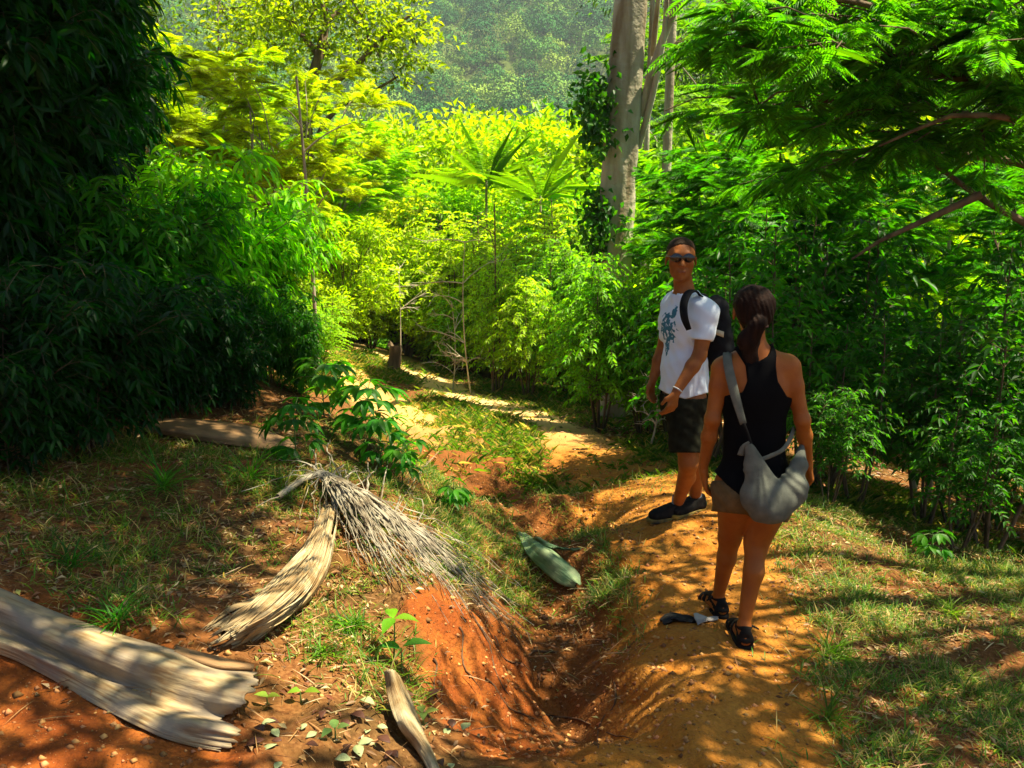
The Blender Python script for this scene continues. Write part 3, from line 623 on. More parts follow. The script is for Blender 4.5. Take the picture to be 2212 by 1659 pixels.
vis = [B(1590, 60, 6.6, .6), B(1700, 120, 6.8, .7), B(1850, 60, 7.0, .8), B(2000, 130, 7, .8), B(2150, 60, 6.8, .8), B(1640, 230, 7.2, .55), B(1780, 260, 7.6, .65), B(1950, 290, 7.4, .7),
       B(2120, 280, 7.2, .7), B(1720, 380, 8.0, .5), B(1880, 180, 7.4, .7), B(2060, 10, 7, .8), B(1700, -20, 6.6, .7), B(2200, 180, 6.8, .7)]
arch = [P(2260, 270, 6.6), P(2150, 250, 6.6), P(2060, 248, 6.7), P(1990, 275, 6.8), P(1900, 315, 7.0)]
arch2 = [P(2250, 500, 7.2), P(2120, 430, 7.2), P(2040, 370, 7.4), P(1960, 330, 7.6)]
arch3 = [P(2120, 420, 6.9), P(2010, 470, 7.0), P(1900, 520, 7.1), P(1840, 560, 7.2)]
rx, ry = 6.6, 8.6
canopy('overhanging_tree', (rx, ry, gz(rx, ry)), vis, [[(rx, ry, 3)] + arch, arch2, arch3], 'overhanging feathery tree spreading dark arching branches over the right', (.065, .21, .004), fl=.34, dens=.95)
# shade: leafy boughs above the frame between the sun and the shaded parts of the foreground
def shade_at(u, v, L_, r):
    p = G(u, v) + SUNV * L_; return (p[0], p[1], p[2], r)
sh_r = [tuple(P(u, v, Y) + SUNV * L_) + (r,) for u, v, Y, L_, r in [(1630, 860, 3.8, 3.4, .42), (1620, 1080, 3.8, 4.2, .3), (1480, 700, 5.3, 3.6, .40), (1480, 930, 5.3, 4, .3), (1750, 700, 7, 4, .8), (1900, 820, 6.8, 4.4, .8), (2060, 860, 6.9, 4.4, .6), (1620, 560, 8, 5, .7), (1700, 420, 9.6, 4, .8), (1840, 400, 10.4, 4, .7), (1800, 560, 8.4, 4.5, .7), (1610, 420, 10.2, 4.5, .6)]] + [shade_at(*q) for q in [(1250, 1330, 6.5, .75), (1180, 1180, 7, .7), (1250, 1500, 6.4, .8), (1330, 1620, 6.2, .8), (1500, 1600, 6.3, .6), (1420, 1240, 7, .45), (2000, 1640, 6.2, .9), (2200, 1560, 6.6, .9), (1750, 1640, 6.2, .6),
                             (2080, 1360, 7, .5), (1180, 1640, 6.3, .7), (1450, 1070, 8, .5), (1600, 1440, 6.6, .35), (1900, 1480, 6.6, .45), (2170, 1300, 7.4, .6), (1650, 1000, 8.5, .6), (1560, 720, 8.0, .55)]]
x_, y_ = 7.2, 6.2
canopy('shade_tree', (x_, y_, gz(x_, y_)), sh_r, [], 'tall tree past the right edge whose boughs reach above the view and dapple the trail', (.05, .15, .008), kind='broad', dens=.75, r0=.24)
sh_l = [tuple(P(u, v, Y) + SUNV * L_) + (r,) for u, v, Y, L_, r in [(60, 200, 5.0, 3.4, .8), (150, 450, 4.8, 3.6, .7), (60, 650, 4.4, 4, .7), (300, 640, 5.4, 4, .55), (440, 800, 5.6, 3.8, .6), (200, 800, 4.6, 4, .7), (250, 80, 6.4, 4, .7), (90, -80, 5, 3.2, .9), (560, 760, 6.2, 4, .5)]] + [shade_at(*q) for q in [(150, 1180, 6.2, .6), (300, 1130, 6.4, .55), (60, 1250, 6, .5), (230, 1290, 6, .45), (100, 1130, 6.5, .8), (250, 1000, 6.8, .8), (60, 1000, 6.5, .8), (450, 960, 7, .7), (400, 1110, 6.5, .55), (150, 1380, 6.0, .35), (620, 940, 7.2, .6), (80, 800, 7.5, .9), (1060, 1130, 7.2, .45), (880, 1060, 7, .4),
                             (330, 760, 8, .8), (60, 600, 8, .8), (600, 1060, 6.8, .3), (60, 1650, 5.6, .5), (350, 1650, 5.6, .35)]]
x_, y_ = -6.0, 7.5
canopy('shade_tree', (x_, y_, gz(x_, y_)), sh_l, [], 'tall tree past the left edge whose boughs shade the left bank', (.04, .13, .008), kind='broad', dens=1.15, r0=.24)

# ------------------------------------------------------------ far hillside wood
def far_forest():
    n = 3300; ang = rnd(-.72, .80, n); r = 185 + (rng.random(n) ** .85) * 300; x = np.sin(ang) * r; y = np.cos(ang) * r; z = height(x, y, False)
    s = (2.4 + 5 * rng.random(n) ** 2.2) * (1 + r / 1400); m_ = 640; o = norm(rng.normal(0, 1, (n, m_, 3))); o[..., 2] = np.abs(o[..., 2]) * 1.0 - .15
    rad = s[:, None, None] * (1 + .28 * np.sin(o[..., :1] * 5 + x[:, None, None]) * np.cos(o[..., 1:2] * 4 + y[:, None, None])) * rng.uniform(.74, 1.05, (n, m_, 1))
    c = np.stack([x, y, z + s * .9], 1)[:, None]; p = (c + o * rad * [1, 1, .95]).reshape(-1, 3); N_ = (o + rng.normal(0, .35, o.shape)).reshape(-1, 3); D = rng.normal(0, 1, N_.shape); D -= norm(N_) * (D * norm(N_)).sum(-1, keepdims=True)
    L_ = np.repeat(.25 + s * .066, m_) * rnd(.7, 1.3, n * m_); V_, F_ = leaf_geo(p - norm(D) * L_[:, None] * .5, D, N_, L_, L_ * .75, fold=.1, droop=.1)
    tone = np.repeat(rng.random(n), m_ * 4)
    m = bpy.data.materials.new('far_leaves'); m.use_nodes = True; t = m.node_tree; N = t.nodes; b = N['Principled BSDF']; b.inputs['Roughness'].default_value = .8; b.inputs['Specular IOR Level'].default_value = .1
    a = N.new('ShaderNodeAttribute'); a.attribute_name = 'tone'; cr = N.new('ShaderNodeValToRGB'); cr.color_ramp.elements[0].color = (.012, .09, .02, 1); cr.color_ramp.elements[1].color = (.26, .38, .04, 1)
    e = cr.color_ramp.elements.new(.55); e.color = (.06, .21, .03, 1); t.links.new(a.outputs['Fac'], cr.inputs[0]); t.links.new(cr.outputs[0], b.inputs['Base Color'])
    tag(obj('far_forest', mesh_np('far_forest', V_, F_, m, False, attrs=dict(tone=tone))), kind='stuff', label='hazy forest covering the far hillside')
far_forest()
def mid_wood():
    n = 420; x = rnd(-34, 34, n); y = rnd(26, 92, n); z = height(x, y, False); s = rnd(1.5, 2.6, n); m_ = 900; o = norm(rng.normal(0, 1, (n, m_, 3))); o[..., 2] = np.abs(o[..., 2]) - .2
    rad = s[:, None, None] * (1 + .35 * np.sin(o[..., :1] * 6 + x[:, None, None] * 3) * np.cos(o[..., 1:2] * 5 + y[:, None, None])) * rng.uniform(.7, 1.05, (n, m_, 1)); c = np.stack([x, y, z + s * 1.2], 1)[:, None]
    p = (c + o * rad).reshape(-1, 3); N_ = (o + rng.normal(0, .5, o.shape)).reshape(-1, 3); D = rng.normal(0, 1, N_.shape); L_ = rnd(.2, .42, n * m_); V_, F_ = leaf_geo(p, D, N_, L_, L_ * .5, fold=.1, droop=.1)
    o_ = tag(obj('valley_wood', mesh_np('valley_wood', V_, F_, M_leaf, False)), kind='stuff', label='light green wood filling the valley below the hillside'); o_.color = (.11, .22, .015, 1)
mid_wood()

def haze():
    V_ = [(x, y, z) for x in (-500, 500) for y in (-45, 700) for z in (-75, 230)]; F_ = [(0, 1, 3, 2), (4, 6, 7, 5), (0, 4, 5, 1), (2, 3, 7, 6), (0, 2, 6, 4), (1, 5, 7, 3)]
    m = bpy.data.materials.new('haze_air'); m.use_nodes = True; t = m.node_tree; t.nodes.remove(t.nodes['Principled BSDF']); v = t.nodes.new('ShaderNodeVolumePrincipled'); v.inputs['Color'].default_value = (.80, .90, 1, 1); v.inputs['Density'].default_value = .0003; v.inputs['Anisotropy'].default_value = .2
    t.links.new(v.outputs[0], t.nodes['Material Output'].inputs['Volume']); o = obj('haze', mesh_np('haze', V_, F_, m, False)); tag(o, kind='stuff')
haze()
# ------------------------------------------------------------ dry sheaths, fronds, litter, grass
def straw_mat(name, c1, c2, c3, streak=60, rough=.6, vs=3):
    m = bpy.data.materials.new(name); m.use_nodes = True; t = m.node_tree; N = t.nodes; Lk = t.links; b = N['Principled BSDF']; b.inputs['Roughness'].default_value = rough; b.inputs['Specular IOR Level'].default_value = .3
    uv = N.new('ShaderNodeUVMap'); mp = N.new('ShaderNodeMapping'); mp.inputs['Scale'].default_value = (vs, streak, 1); nz = N.new('ShaderNodeTexNoise'); nz.inputs['Scale'].default_value = 1; nz.inputs['Detail'].default_value = 6
    n2 = N.new('ShaderNodeTexNoise'); n2.inputs['Scale'].default_value = 9; n2.inputs['Detail'].default_value = 6; tc = N.new('ShaderNodeTexCoord'); Lk.new(tc.outputs['Object'], n2.inputs['Vector'])
    def mr(s): q = N.new('ShaderNodeMapRange'); q.inputs[1].default_value = .38; q.inputs[2].default_value = .62; Lk.new(s, q.inputs[0]); return q.outputs[0]
    Lk.new(uv.outputs[0], mp.inputs[0]); Lk.new(mp.outputs[0], nz.inputs['Vector'])
    x = N.new('ShaderNodeMix'); x.data_type = 'RGBA'; x.inputs[6].default_value = (*c1, 1); x.inputs[7].default_value = (*c2, 1); Lk.new(mr(nz.outputs[0]), x.inputs[0])
    y = N.new('ShaderNodeMix'); y.data_type = 'RGBA'; y.inputs[7].default_value = (*c3, 1); Lk.new(x.outputs[2], y.inputs[6]); Lk.new(mr(n2.outputs[0]), y.inputs[0]); Lk.new(y.outputs[2], b.inputs['Base Color'])
    bp = N.new('ShaderNodeBump'); bp.inputs['Distance'].default_value = .004; Lk.new(nz.outputs[0], bp.inputs['Height']); Lk.new(bp.outputs[0], b.inputs['Normal'])
    return m
def sheet(name, grid, m, label=None, cat=None, group=None, n=(50, 24), thick=.006, ridge=0, rfreq=6, parent=None, ragged=0):
    """grid: rows along the length, each a list of (u, v, lift) across the width"""
    C = np.array([[G(*q) for q in row] for row in grid]); A = cr_interp(C, n[0]); A = np.swapaxes(cr_interp(np.swapaxes(A, 0, 1), n[1]), 0, 1)
    S_, T_ = np.meshgrid(np.linspace(0, 1, n[0]), np.linspace(0, 1, n[1]), indexing='ij')
    A[..., 2] += ridge * (np.sin(T_ * rfreq * 6.28 + 2 * np.sin(S_ * 5)) + .8 * fbm(T_ * 14, S_ * 3, 3, 21)) + .5 * ridge * fbm(T_ * 5, S_ * 5, 2, 22)
    if ragged:
        L_ = C[-1].mean(0) - C[-2].mean(0); L_ /= np.linalg.norm(L_); A += (smooth(.7, 1, S_) * ragged * fbm(T_ * 30, T_ * 0 + 3, 2, 5))[..., None] * L_
    i, j = np.meshgrid(np.arange(n[0] - 1), np.arange(n[1] - 1), indexing='ij'); k = i * n[1] + j; F_ = np.stack([k, k + 1, k + n[1] + 1, k + n[1]], -1).reshape(-1, 4)
    me = mesh_np(name, A.reshape(-1, 3), F_, m, uv=np.c_[S_.ravel(), T_.ravel()]); o = obj(name, me)
    if parent is not None: child_world(o, parent)
    md = o.modifiers.new('thickness', 'SOLIDIFY'); md.thickness = thick; md.offset = 0
    if label: tag(o, label, cat, group)
    return o
M_sheath = straw_mat('dry_sheath', (.34, .23, .10), (.13, .07, .02), (.46, .38, .22))
M_sheathd = straw_mat('weathered_sheath', (.22, .12, .05), (.12, .07, .03), (.30, .17, .07))
M_sheathb = straw_mat('brown_sheath', (.34, .22, .09), (.16, .09, .035), (.42, .30, .14))
M_sheathg = straw_mat('green_sheath', (.13, .24, .11), (.08, .15, .06), (.22, .27, .13), streak=24, vs=5)
c0 = G(260, 1450); sh = empty('palm_sheath', c0, 'long pale curled palm sheath split in two blades at bottom left', 'palm sheath', 'fallen palm sheaths')
lg = [.04, .085, .06, .010, .045, .03, .006]
cols_ = [[(-130, 1225), (-135, 1250), (-140, 1290), (-145, 1330), (-148, 1350), (-150, 1380), (-152, 1400)], [(0, 1278), (0, 1305), (-2, 1335), (-4, 1362), (-5, 1382), (-6, 1400), (-8, 1414)], [(122, 1325), (120, 1352), (116, 1385), (112, 1414), (108, 1430), (104, 1446), (98, 1460)],
         [(252, 1372), (248, 1402), (240, 1436), (232, 1468), (226, 1484), (218, 1504), (205, 1524)], [(384, 1410), (378, 1442), (368, 1480), (356, 1517), (345, 1538), (330, 1562), (315, 1582)], [(474, 1435), (468, 1470), (455, 1508), (430, 1540), (425, 1562), (405, 1588), (390, 1606)], [(548, 1452), (545, 1480), (528, 1522), (480, 1548), (512, 1585), (500, 1606), (478, 1626)]]
sheet('blade', [[(u, v, l_ * (1 + .25 * math.sin(i_ * 2.1 + j_))) for j_, ((u, v), l_) in enumerate(zip(row, lg))] for i_, row in enumerate(cols_)], straw_mat('mottled_sheath', (.42, .32, .16), (.22, .13, .05), (.20, .16, .11), 22, vs=9), parent=sh, n=(110, 70), ridge=.0022, rfreq=2.3, ragged=.05, thick=.005)
sheet('rolled_edge', [[(380, 1400, .02), (376, 1412, .06), (370, 1422, .03)], [(470, 1426, .02), (468, 1438, .07), (462, 1450, .03)], [(548, 1438, .02), (548, 1447, .06), (542, 1456, .02)]], M_sheathd, parent=sh, n=(24, 10))
tw = empty('palm_sheath', G(620, 1250), 'twisted fibrous straw coloured sheath lying on the left bank', 'palm sheath', 'fallen palm sheaths')
twc = [(718, 1098, 17, .06), (705, 1150, 24, .09), (682, 1210, 33, .12), (640, 1265, 40, .14), (580, 1318, 38, .12), (530, 1350, 30, .09), (492, 1370, 22, .05)]
pu, pv = .76, .62
for k in range(17):
    o0 = (k - 8) / 8; gr = []; e0 = int(rng.integers(0, 2)); e1 = len(twc) - int(rng.integers(0, 2)); ph = rnd(0, 6)
    for ci, (cu, cv, hw, lf_) in list(enumerate(twc))[e0:e1]:
        oo = o0 * (1 + .35 * max(0, ci - 4)) + .28 * math.sin(ci * .9 + ph) * .5 + rnd(-.08, .08); row = []
        for q in (-1, 0, 1): a = oo + q * rnd(.14, .22); row.append((cu + a * hw * pu, cv + a * hw * pv, max(.012, lf_ * (1 - .8 * a * a) + (.018 if q == 0 else rnd(-.02, .004)))))
        gr.append(row)
    sheet('fibre_strip', gr, M_sheath if k % 3 else M_sheathb, parent=tw, n=(70, 9), ridge=.006, rfreq=1.5, ragged=.25, thick=.003)
for k in range(34):
    a = rnd(-1.1, 1.1); q = np.array([G(cu + a * hw * pu + rnd(-4, 4), cv + a * hw * pv + rnd(-4, 4), max(.012, lf_ * (1.05 - .7 * a * a)) + rnd(0, .02)) for (cu, cv, hw, lf_) in twc[int(rng.integers(0, 4)):]]); q = cr_interp(q, 24); V_, F_ = tube_geo([(q, np.linspace(.004, .0012, 24))], 4); child_world(obj('fibre', mesh_np('fibre', V_, F_, M_sheath if k % 2 else M_sheathb)), tw)
gsh = empty('palm_sheath', G(1190, 1220), 'grey green boat shaped sheath lying in the gully', 'palm sheath', 'fallen palm sheaths')
sheet('blade', [[(1118, 1152, .02), (1128, 1150, .05), (1140, 1158, .02)], [(1135, 1195, .04), (1158, 1180, .10), (1182, 1180, .04)], [(1165, 1230, .06), (1195, 1212, .13), (1222, 1210, .05)], [(1205, 1258, .06), (1228, 1240, .10), (1250, 1240, .04)], [(1238, 1268, .03), (1248, 1262, .05), (1255, 1262, .03)]],
      M_sheathg, parent=gsh, n=(50, 22), ridge=.006, rfreq=1.5, ragged=.03, thick=.003)
sheet('folded_side', [[(1150, 1166, .05), (1160, 1160, .06), (1172, 1166, .03)], [(1180, 1182, .05), (1188, 1176, .06), (1200, 1182, .02)], [(1212, 1190, .03), (1222, 1186, .04), (1232, 1190, .01)], [(1240, 1187, .01), (1250, 1186, .015), (1256, 1190, .01)]], M_sheathg, parent=gsh, n=(30, 12), ridge=.004, thick=.003)
sheet('palm_sheath', [[(830, 1450, .14), (845, 1448, .17), (862, 1460, .12)], [(838, 1510, .07), (862, 1505, .11), (890, 1520, .07)], [(860, 1570, .04), (885, 1565, .08), (912, 1580, .04)], [(905, 1625, .02), (922, 1622, .05), (938, 1632, .02)], [(945, 1700, .02), (952, 1700, .03), (960, 1700, .02)]],
      M_sheath, 'narrow pale sheath strip pointing down at the bottom edge', 'palm sheath', 'fallen palm sheaths', n=(40, 14), ridge=.003)
sheet('palm_sheath', [[(310, 905, .04), (312, 920, .05), (318, 935, .02)], [(400, 908, .05), (400, 930, .07), (405, 950, .02)], [(500, 915, .05), (500, 940, .07), (500, 962, .02)], [(580, 932, .04), (578, 950, .06), (575, 970, .02)], [(645, 958, .02), (642, 964, .03), (640, 972, .01)]],
      M_sheathd, 'flat brown plank like sheath below the dark bushes', 'palm sheath', 'fallen palm sheaths', n=(40, 16), ridge=.002)
sheet('palm_sheath', [[(118, 800, .30), (122, 796, .34), (130, 800, .30)], [(160, 800, .28), (175, 790, .34), (195, 785, .30)], [(195, 828, .22), (220, 815, .28), (245, 805, .22)], [(240, 860, .12), (255, 850, .17), (270, 845, .12)], [(282, 875, .06), (286, 872, .08), (290, 870, .06)]],
      M_sheathd, 'dull bent sheath leaning out of the dark bushes at left', 'palm sheath', 'fallen palm sheaths', n=(36, 14), ridge=.004)
sheet('palm_sheath', [[(-40, 985, .05), (-36, 1000, .07), (-30, 1012, .03)], [(0, 960, .06), (10, 975, .09), (18, 990, .03)], [(60, 940, .06), (66, 952, .08), (74, 966, .03)], [(120, 935, .03), (122, 940, .05), (126, 948, .02)]], M_sheathd, 'small curled dry sheath at the left edge on dark litter', 'palm sheath', 'fallen palm sheaths', n=(30, 12), ridge=.003)

# dead frond hanging over the bank
fr = empty('palm_frond', G(780, 1090), 'dead grey palm frond with long stringy leaflets draped over the bank', 'palm frond')
M_frond = straw_mat('dry_frond', (.22, .17, .10), (.05, .035, .02), (.34, .30, .21), streak=3)
rp = np.array([G(600, 1075, .03), G(660, 1035, .05), G(700, 1025, .07), G(760, 1050, .09), G(850, 1110, .08), G(940, 1180, .06), G(1020, 1265, .05)]); rp = cr_interp(rp, 40)
V_, F_ = tube_geo([(rp, np.linspace(.018, .006, 40))], 6); child_world(obj('rachis', mesh_np('rachis', V_, F_, M_frond)), fr)
def strands(n, us, ends, lift, wd, m, parent, name):
    Vs = []; Fs = []; off = 0; UV = []
    for k in range(n):
        f = rng.random(); a = rp[int((.30 + .5 * f * rng.random() ** .3) * 38)]; (e0, e1) = ends; ev = e0 + (e1 - e0) * (f + rnd(-.08, .08)) + rng.normal(0, 1, 2) * [34, 26]
        b = G(ev[0], ev[1], .015); c = (a + b) / 2 + [0, 0, lift * rnd(.5, 1.2)] + rng.normal(0, .03, 3); q = cr_interp(np.array([a, c, b]), 12)
        q[:, 2] = np.maximum(q[:, 2], height(q[:, 0], q[:, 1]) + .006 + rnd(0, .03)); q += rng.normal(0, .004, q.shape); tg = norm(np.gradient(q, axis=0)); s = norm(np.cross(tg, [0, 0, 1.]) + rng.normal(0, .25, 3)); w_ = wd * rnd(.5, 1.2) * np.linspace(1, .25, 12)[:, None]
        Vs.append(np.stack([q + s * w_, q + [0, 0, .004], q - s * w_], 1).reshape(-1, 3)); i = np.arange(11)[:, None] * 3 + off
        Fs += [np.c_[i, i + 1, i + 4, i + 3], np.c_[i + 1, i + 2, i + 5, i + 4]]; off += 36; UV.append(np.c_[np.repeat(np.linspace(0, 1, 12) + rnd(0, 30), 3), np.tile([0, .5, 1], 12) + k])
    o = obj(name, mesh_np(name, np.concatenate(Vs), np.concatenate(Fs), m, uv=np.concatenate(UV)), None); child_world(o, parent)
strands(85, None, (np.array([810, 1215]), np.array([1070, 1300])), .03, .0065, M_frond, fr, 'leaflets')
strands(46, None, (np.array([580, 1100]), np.array([1150, 1390])), .08, .004, M_frond, fr, 'loose_leaflets')
strands(26, None, (np.array([600, 1010]), np.array([900, 1020])), .05, .005, M_frond, fr, 'back_leaflets')

# seedlings and saplings
def seedling(u, v, h, leaves, tint, label, group=None, lv=.09, wv=.04, whorls=1, cat='plant', name='seedling', lean=(0, 0), seg=4, droop=.35):
    g = G(u, v); e = empty(name, g, label, cat, group); tb = []; lf = Lf(); top = np.array([lean[0], lean[1], h]); st = curve((0, 0, -.02), top, (lean[0] * .2, 0, 0), 6); tb.append((st, np.linspace(.004, .002, 6) * (1 + h)))
    for w_ in range(whorls):
        c = st[-1] if w_ == 0 else st[max(1, 5 - w_ * 5 // whorls)]
        for k in range(leaves):
            a = k / leaves * 6.28 + w_ + rnd(-.3, .3)
            if whorls > 1:
                pd = np.array([math.cos(a), math.sin(a), rnd(-.1, .8)]) * h * rnd(.2, .42); cc = c + pd; tb.append(((c, c + pd * .5 + [0, 0, .01], cc), [.003, .0025, .002]))
                for q in range(5):
                    a2 = a + (q - 2) * .55; lf.add(cc[None], np.array([[math.cos(a2), math.sin(a2), rnd(-.5, .1)]]), np.array([[pd[0], pd[1], .4]]), [lv * rnd(.8, 1.1)], [wv])
            else: lf.add((c + rng.normal(0, .004, 3))[None], np.array([[math.cos(a), math.sin(a), rnd(.1, .6)]]), np.array([[0, 0, 1.]]), [lv * rnd(.8, 1.15)], [wv])
    V_, F_ = lf.geo(seg=seg, droop=droop, fold=.18); o = obj('leaves', mesh_np('leaves', V_, F_, M_leaf, True), e); o.color = (*tint, 1); V_, F_ = tube_geo(tb, 5); obj('stem', mesh_np('stem', V_, F_, mat_stem), e)
mat_stem = mat('green_stem', (.12, .16, .04), .6)
seedling(850, 1425, .17, 3, (.13, .30, .01), 'bright green seedling with three broad leaves on the clay bank', 'seedlings on the bank', .11, .05, lean=(.01, -.02))
seedling(868, 1450, .09, 2, (.03, .12, .01), 'dark green seedling just below the bright three leaved one', 'seedlings on the bank', .10, .055)
seedling(650, 1520, .04, 2, (.14, .26, .02), 'tiny pale green seedling on the bare clay near the large sheath', 'seedlings on the bank', .05, .035)
seedling(578, 1532, .03, 2, (.16, .26, .03), 'tiny seedling beside the end of the large sheath', 'seedlings on the bank', .045, .03)
seedling(915, 1575, .05, 4, (.14, .22, .05), 'small pale leaved weed beside the narrow sheath strip', 'seedlings on the bank', .055, .03)
seedling(725, 1600, .04, 3, (.10, .18, .05), 'flat little weed at the bottom edge', 'seedlings on the bank', .05, .03)
g7 = 'young plants along the bank edge'
seedling(820, 1010, .30, 5, (.03, .16, .008), 'sapling with hand shaped leaves standing over the gully track', g7, .13, .045, 3, 'sapling', 'sapling')
seedling(760, 950, .34, 5, (.04, .18, .008), 'sapling whose dark leaf fans cross the bright track', g7, .15, .05, 3, 'sapling', 'sapling', (.12, 0))
seedling(700, 900, .34, 5, (.04, .17, .008), 'sapling at the foot of the dark bushes by the bank corner', g7, .14, .05, 3, 'sapling', 'sapling')
seedling(870, 1050, .22, 5, (.05, .20, .008), 'short sapling above the dead palm frond', g7, .11, .04, 2, 'sapling', 'sapling')
seedling(980, 1110, .16, 5, (.05, .2, .008), 'little leafy plant right of the dead frond', g7, .10, .035, 2, 'sapling', 'sapling')
seedling(640, 1000, .3, 5, (.03, .14, .008), 'dim sapling left of the frond stem', g7, .12, .04, 3, 'sapling', 'sapling')
seedling(2010, 1220, .2, 4, (.05, .18, .008), 'leafy weed on the grassy slope under the right shrubs', g7, .1, .04, 2, 'sapling', 'sapling')
g8 = 'grass tufts on the left bank'
def tuft(u, v, n, L_, tint, label, group=g8, wd=.0065):
    g = G(u, v); e = empty('grass_tuft', g, label, 'grass tuft', group); lf = Lf(); a = rnd(0, 6.28, n); el = rnd(.5, 1.35, n); D = np.stack([np.cos(a) * np.cos(el), np.sin(a) * np.cos(el), np.sin(el)], 1); N_ = np.stack([-np.cos(a) * np.sin(el), -np.sin(a) * np.sin(el), np.cos(el)], 1)
    lf.add(rng.normal(0, .02, (n, 3)) * [1, 1, .2], D, N_, L_ * rnd(.5, 1.1, n), wd * rnd(.7, 1.1, n)); V_, F_ = lf.geo(seg=4, droop=.55, fold=.3); o = obj('blades', mesh_np('blades', V_, F_, M_leaf, True), e); o.color = (*tint, 1)
for a in [(350, 1060, 70, .28, (.05, .18, .01), 'arching grass tuft in front of the plank like sheath'), (540, 1040, 40, .30, (.06, .20, .01), 'upright grass tuft left of the frond stem'), (250, 1350, 60, .14, (.05, .20, .01), 'green grass tuft above the large pale sheath'),
          (150, 1230, 60, .16, (.03, .12, .01), 'dark grass tuft on the shaded litter at left'), (760, 1360, 70, .12, (.07, .18, .01), 'low tuft left of the bright seedling'), (700, 1420, 50, .10, (.08, .18, .01), 'small tuft below the twisted sheath'),
          (1790, 1420, 60, .16, (.12, .24, .01), 'fresh tuft on the right slope beside the trail'), (1790, 1560, 50, .15, (.08, .16, .01), 'tuft at the lower right beside the trail'), (2060, 1330, 60, .14, (.14, .24, .01), 'sunlit tuft on the right slope')]: tuft(*a)

# stump, dead twigs
e = empty('tree_stump', P(848, 785, 14.5) * [1, 1, 0] + [0, 0, gz(P(848, 785, 14.5)[0], 14.5)], 'short dark leaning stump beside the far bend of the trail', 'stump')
V_, F_ = tube_geo([(curve((-.05, 0, -.1), (.06, 0, .42), (.03, 0, 0), 8), np.array([.17, .14, .12, .11, .105, .10, .10, .095])), (curve((-.03, 0, .4), (-.04, 0, .5), (0, 0, 0), 3), [.05, .04, .01])], 12); V_ += rng.normal(0, .006, V_.shape); obj('wood', mesh_np('wood', V_, F_, M_bark), e)
def dead(u, v, Y, h, n, label, name='dead_shrub', m=None, spread=.8):
    x = P(u, v, Y)[0]; e = empty(name, (x, Y, gz(x, Y)), label, 'dead shrub', 'leafless shrubs in the sun'); tb = []
    st = curve((0, 0, -.1), (rnd(-.1, .1), 0, h), (rnd(-.1, .1), 0, 0), 9); tb.append((st, np.linspace(.014, .005, 9)))
    for k in range(n):
        s = st[rng.integers(2, 9)]; a = rnd(0, 6.28); d = np.array([math.cos(a), math.sin(a) * .6, rnd(-.1, .7)]) * spread * h * rnd(.2, .5); b = curve(s, s + d, (0, 0, .05), 7); tb.append((b, np.linspace(.009, .003, 7)))
        for q in range(4): s2 = b[rng.integers(2, 7)]; tb.append((curve(s2, s2 + d * .4 + rng.normal(0, .12, 3) * h * .4, (0, 0, 0), 4), [.004, .003, .003, .002]))
    V_, F_ = tube_geo(tb, 5); obj('branches', mesh_np('branches', V_, F_, m or M_dead), e)
M_dead = mat('dead_wood', (.55, .48, .36), .8, noise=((.35, .28, .18), 12, 3))
dead(1018, 700, 13.2, 2.3, 12, 'dead shrub with bare white branches left of the upright stem')
dead(975, 800, 13.8, 1.3, 12, 'small dead twiggy bush behind the bright sand')
dead(862, 700, 15.5, 1.6, 8, 'thin bare stems above the stump')
dead(1400, 860, 8.8, .8, 12, 'dry twiggy bush left of the man')
# slender poles
def pole(u0, v0, u1, v1, Y, r, label, m):
    p0 = P(u0, v0, Y); p0[2] = min(p0[2], gz(p0[0], Y) - .1); p1 = P(u1, v1, Y); e = empty('sapling_pole', p0, label, 'sapling', 'bare young stems'); tb = [(curve(p0, p1, (.03, 0, 0), 14), np.linspace(r, r * .5, 14))]
    for k in range(5): s = tb[0][0][rng.integers(6, 12)]; tb.append((curve(s, s + [rnd(-.7, .7), rnd(-.3, .3), rnd(.2, .6)], (0, 0, .05), 5), np.linspace(r * .4, r * .2, 5)))
    V_, F_ = tube_geo(tb, 6); child_world(obj('stem', mesh_np('stem', V_, F_, m)), e)
pole(668, 400, 640, 165, 11.5, .03, 'pale slender leaning pole stem left of centre', M_barkpale)
pole(1062, 800, 1068, 440, 13.6, .022, 'straight dark stem standing at the centre of the picture', M_bark)
pole(535, 330, 540, 240, 12.5, .03, 'thin pale forked stem among the upper left trees', M_barkpale)
pole(2045, 700, 2060, 330, 10, .03, 'thin grey stem behind the bright feathery tree', M_barkpale)

# rubbish / black leaf and white scrap by the woman's feet
M_blk = mat('black_leaf', (.02, .018, .015), .5); M_wht = mat('pale_scrap', (.36, .34, .30), .8)
sheet('fallen_leaf', [[(1424, 1340, .01), (1428, 1343, .02), (1434, 1349, .01)], [(1450, 1327, .012), (1455, 1334, .03), (1460, 1343, .008)], [(1482, 1332, .02), (1486, 1337, .008), (1490, 1342, .01)], [(1506, 1338, .012), (1505, 1341, .02), (1508, 1344, .008)]], M_blk, 'curled black leaf on the trail left of the woman\'s feet', 'leaf', n=(30, 16), ridge=.008, ragged=.08, thick=.002)
sheet('fallen_leaf', [[(1498, 1328, .01), (1502, 1340, .03), (1508, 1352, .01)], [(1524, 1333, .015), (1523, 1338, .02), (1526, 1343, .008)], [(1550, 1334, .01), (1549, 1336, .012), (1550, 1339, .008)]], M_wht, 'whitish torn leaf between the black leaf and the woman\'s left foot', 'leaf', n=(26, 14), ridge=.006, ragged=.08, thick=.002)
M_dl = mat('dark_fallen_leaf', (.07, .025, .012), .55); M_pl = mat('pale_fallen_leaf', (.26, .30, .13), .6)
n_l = 0
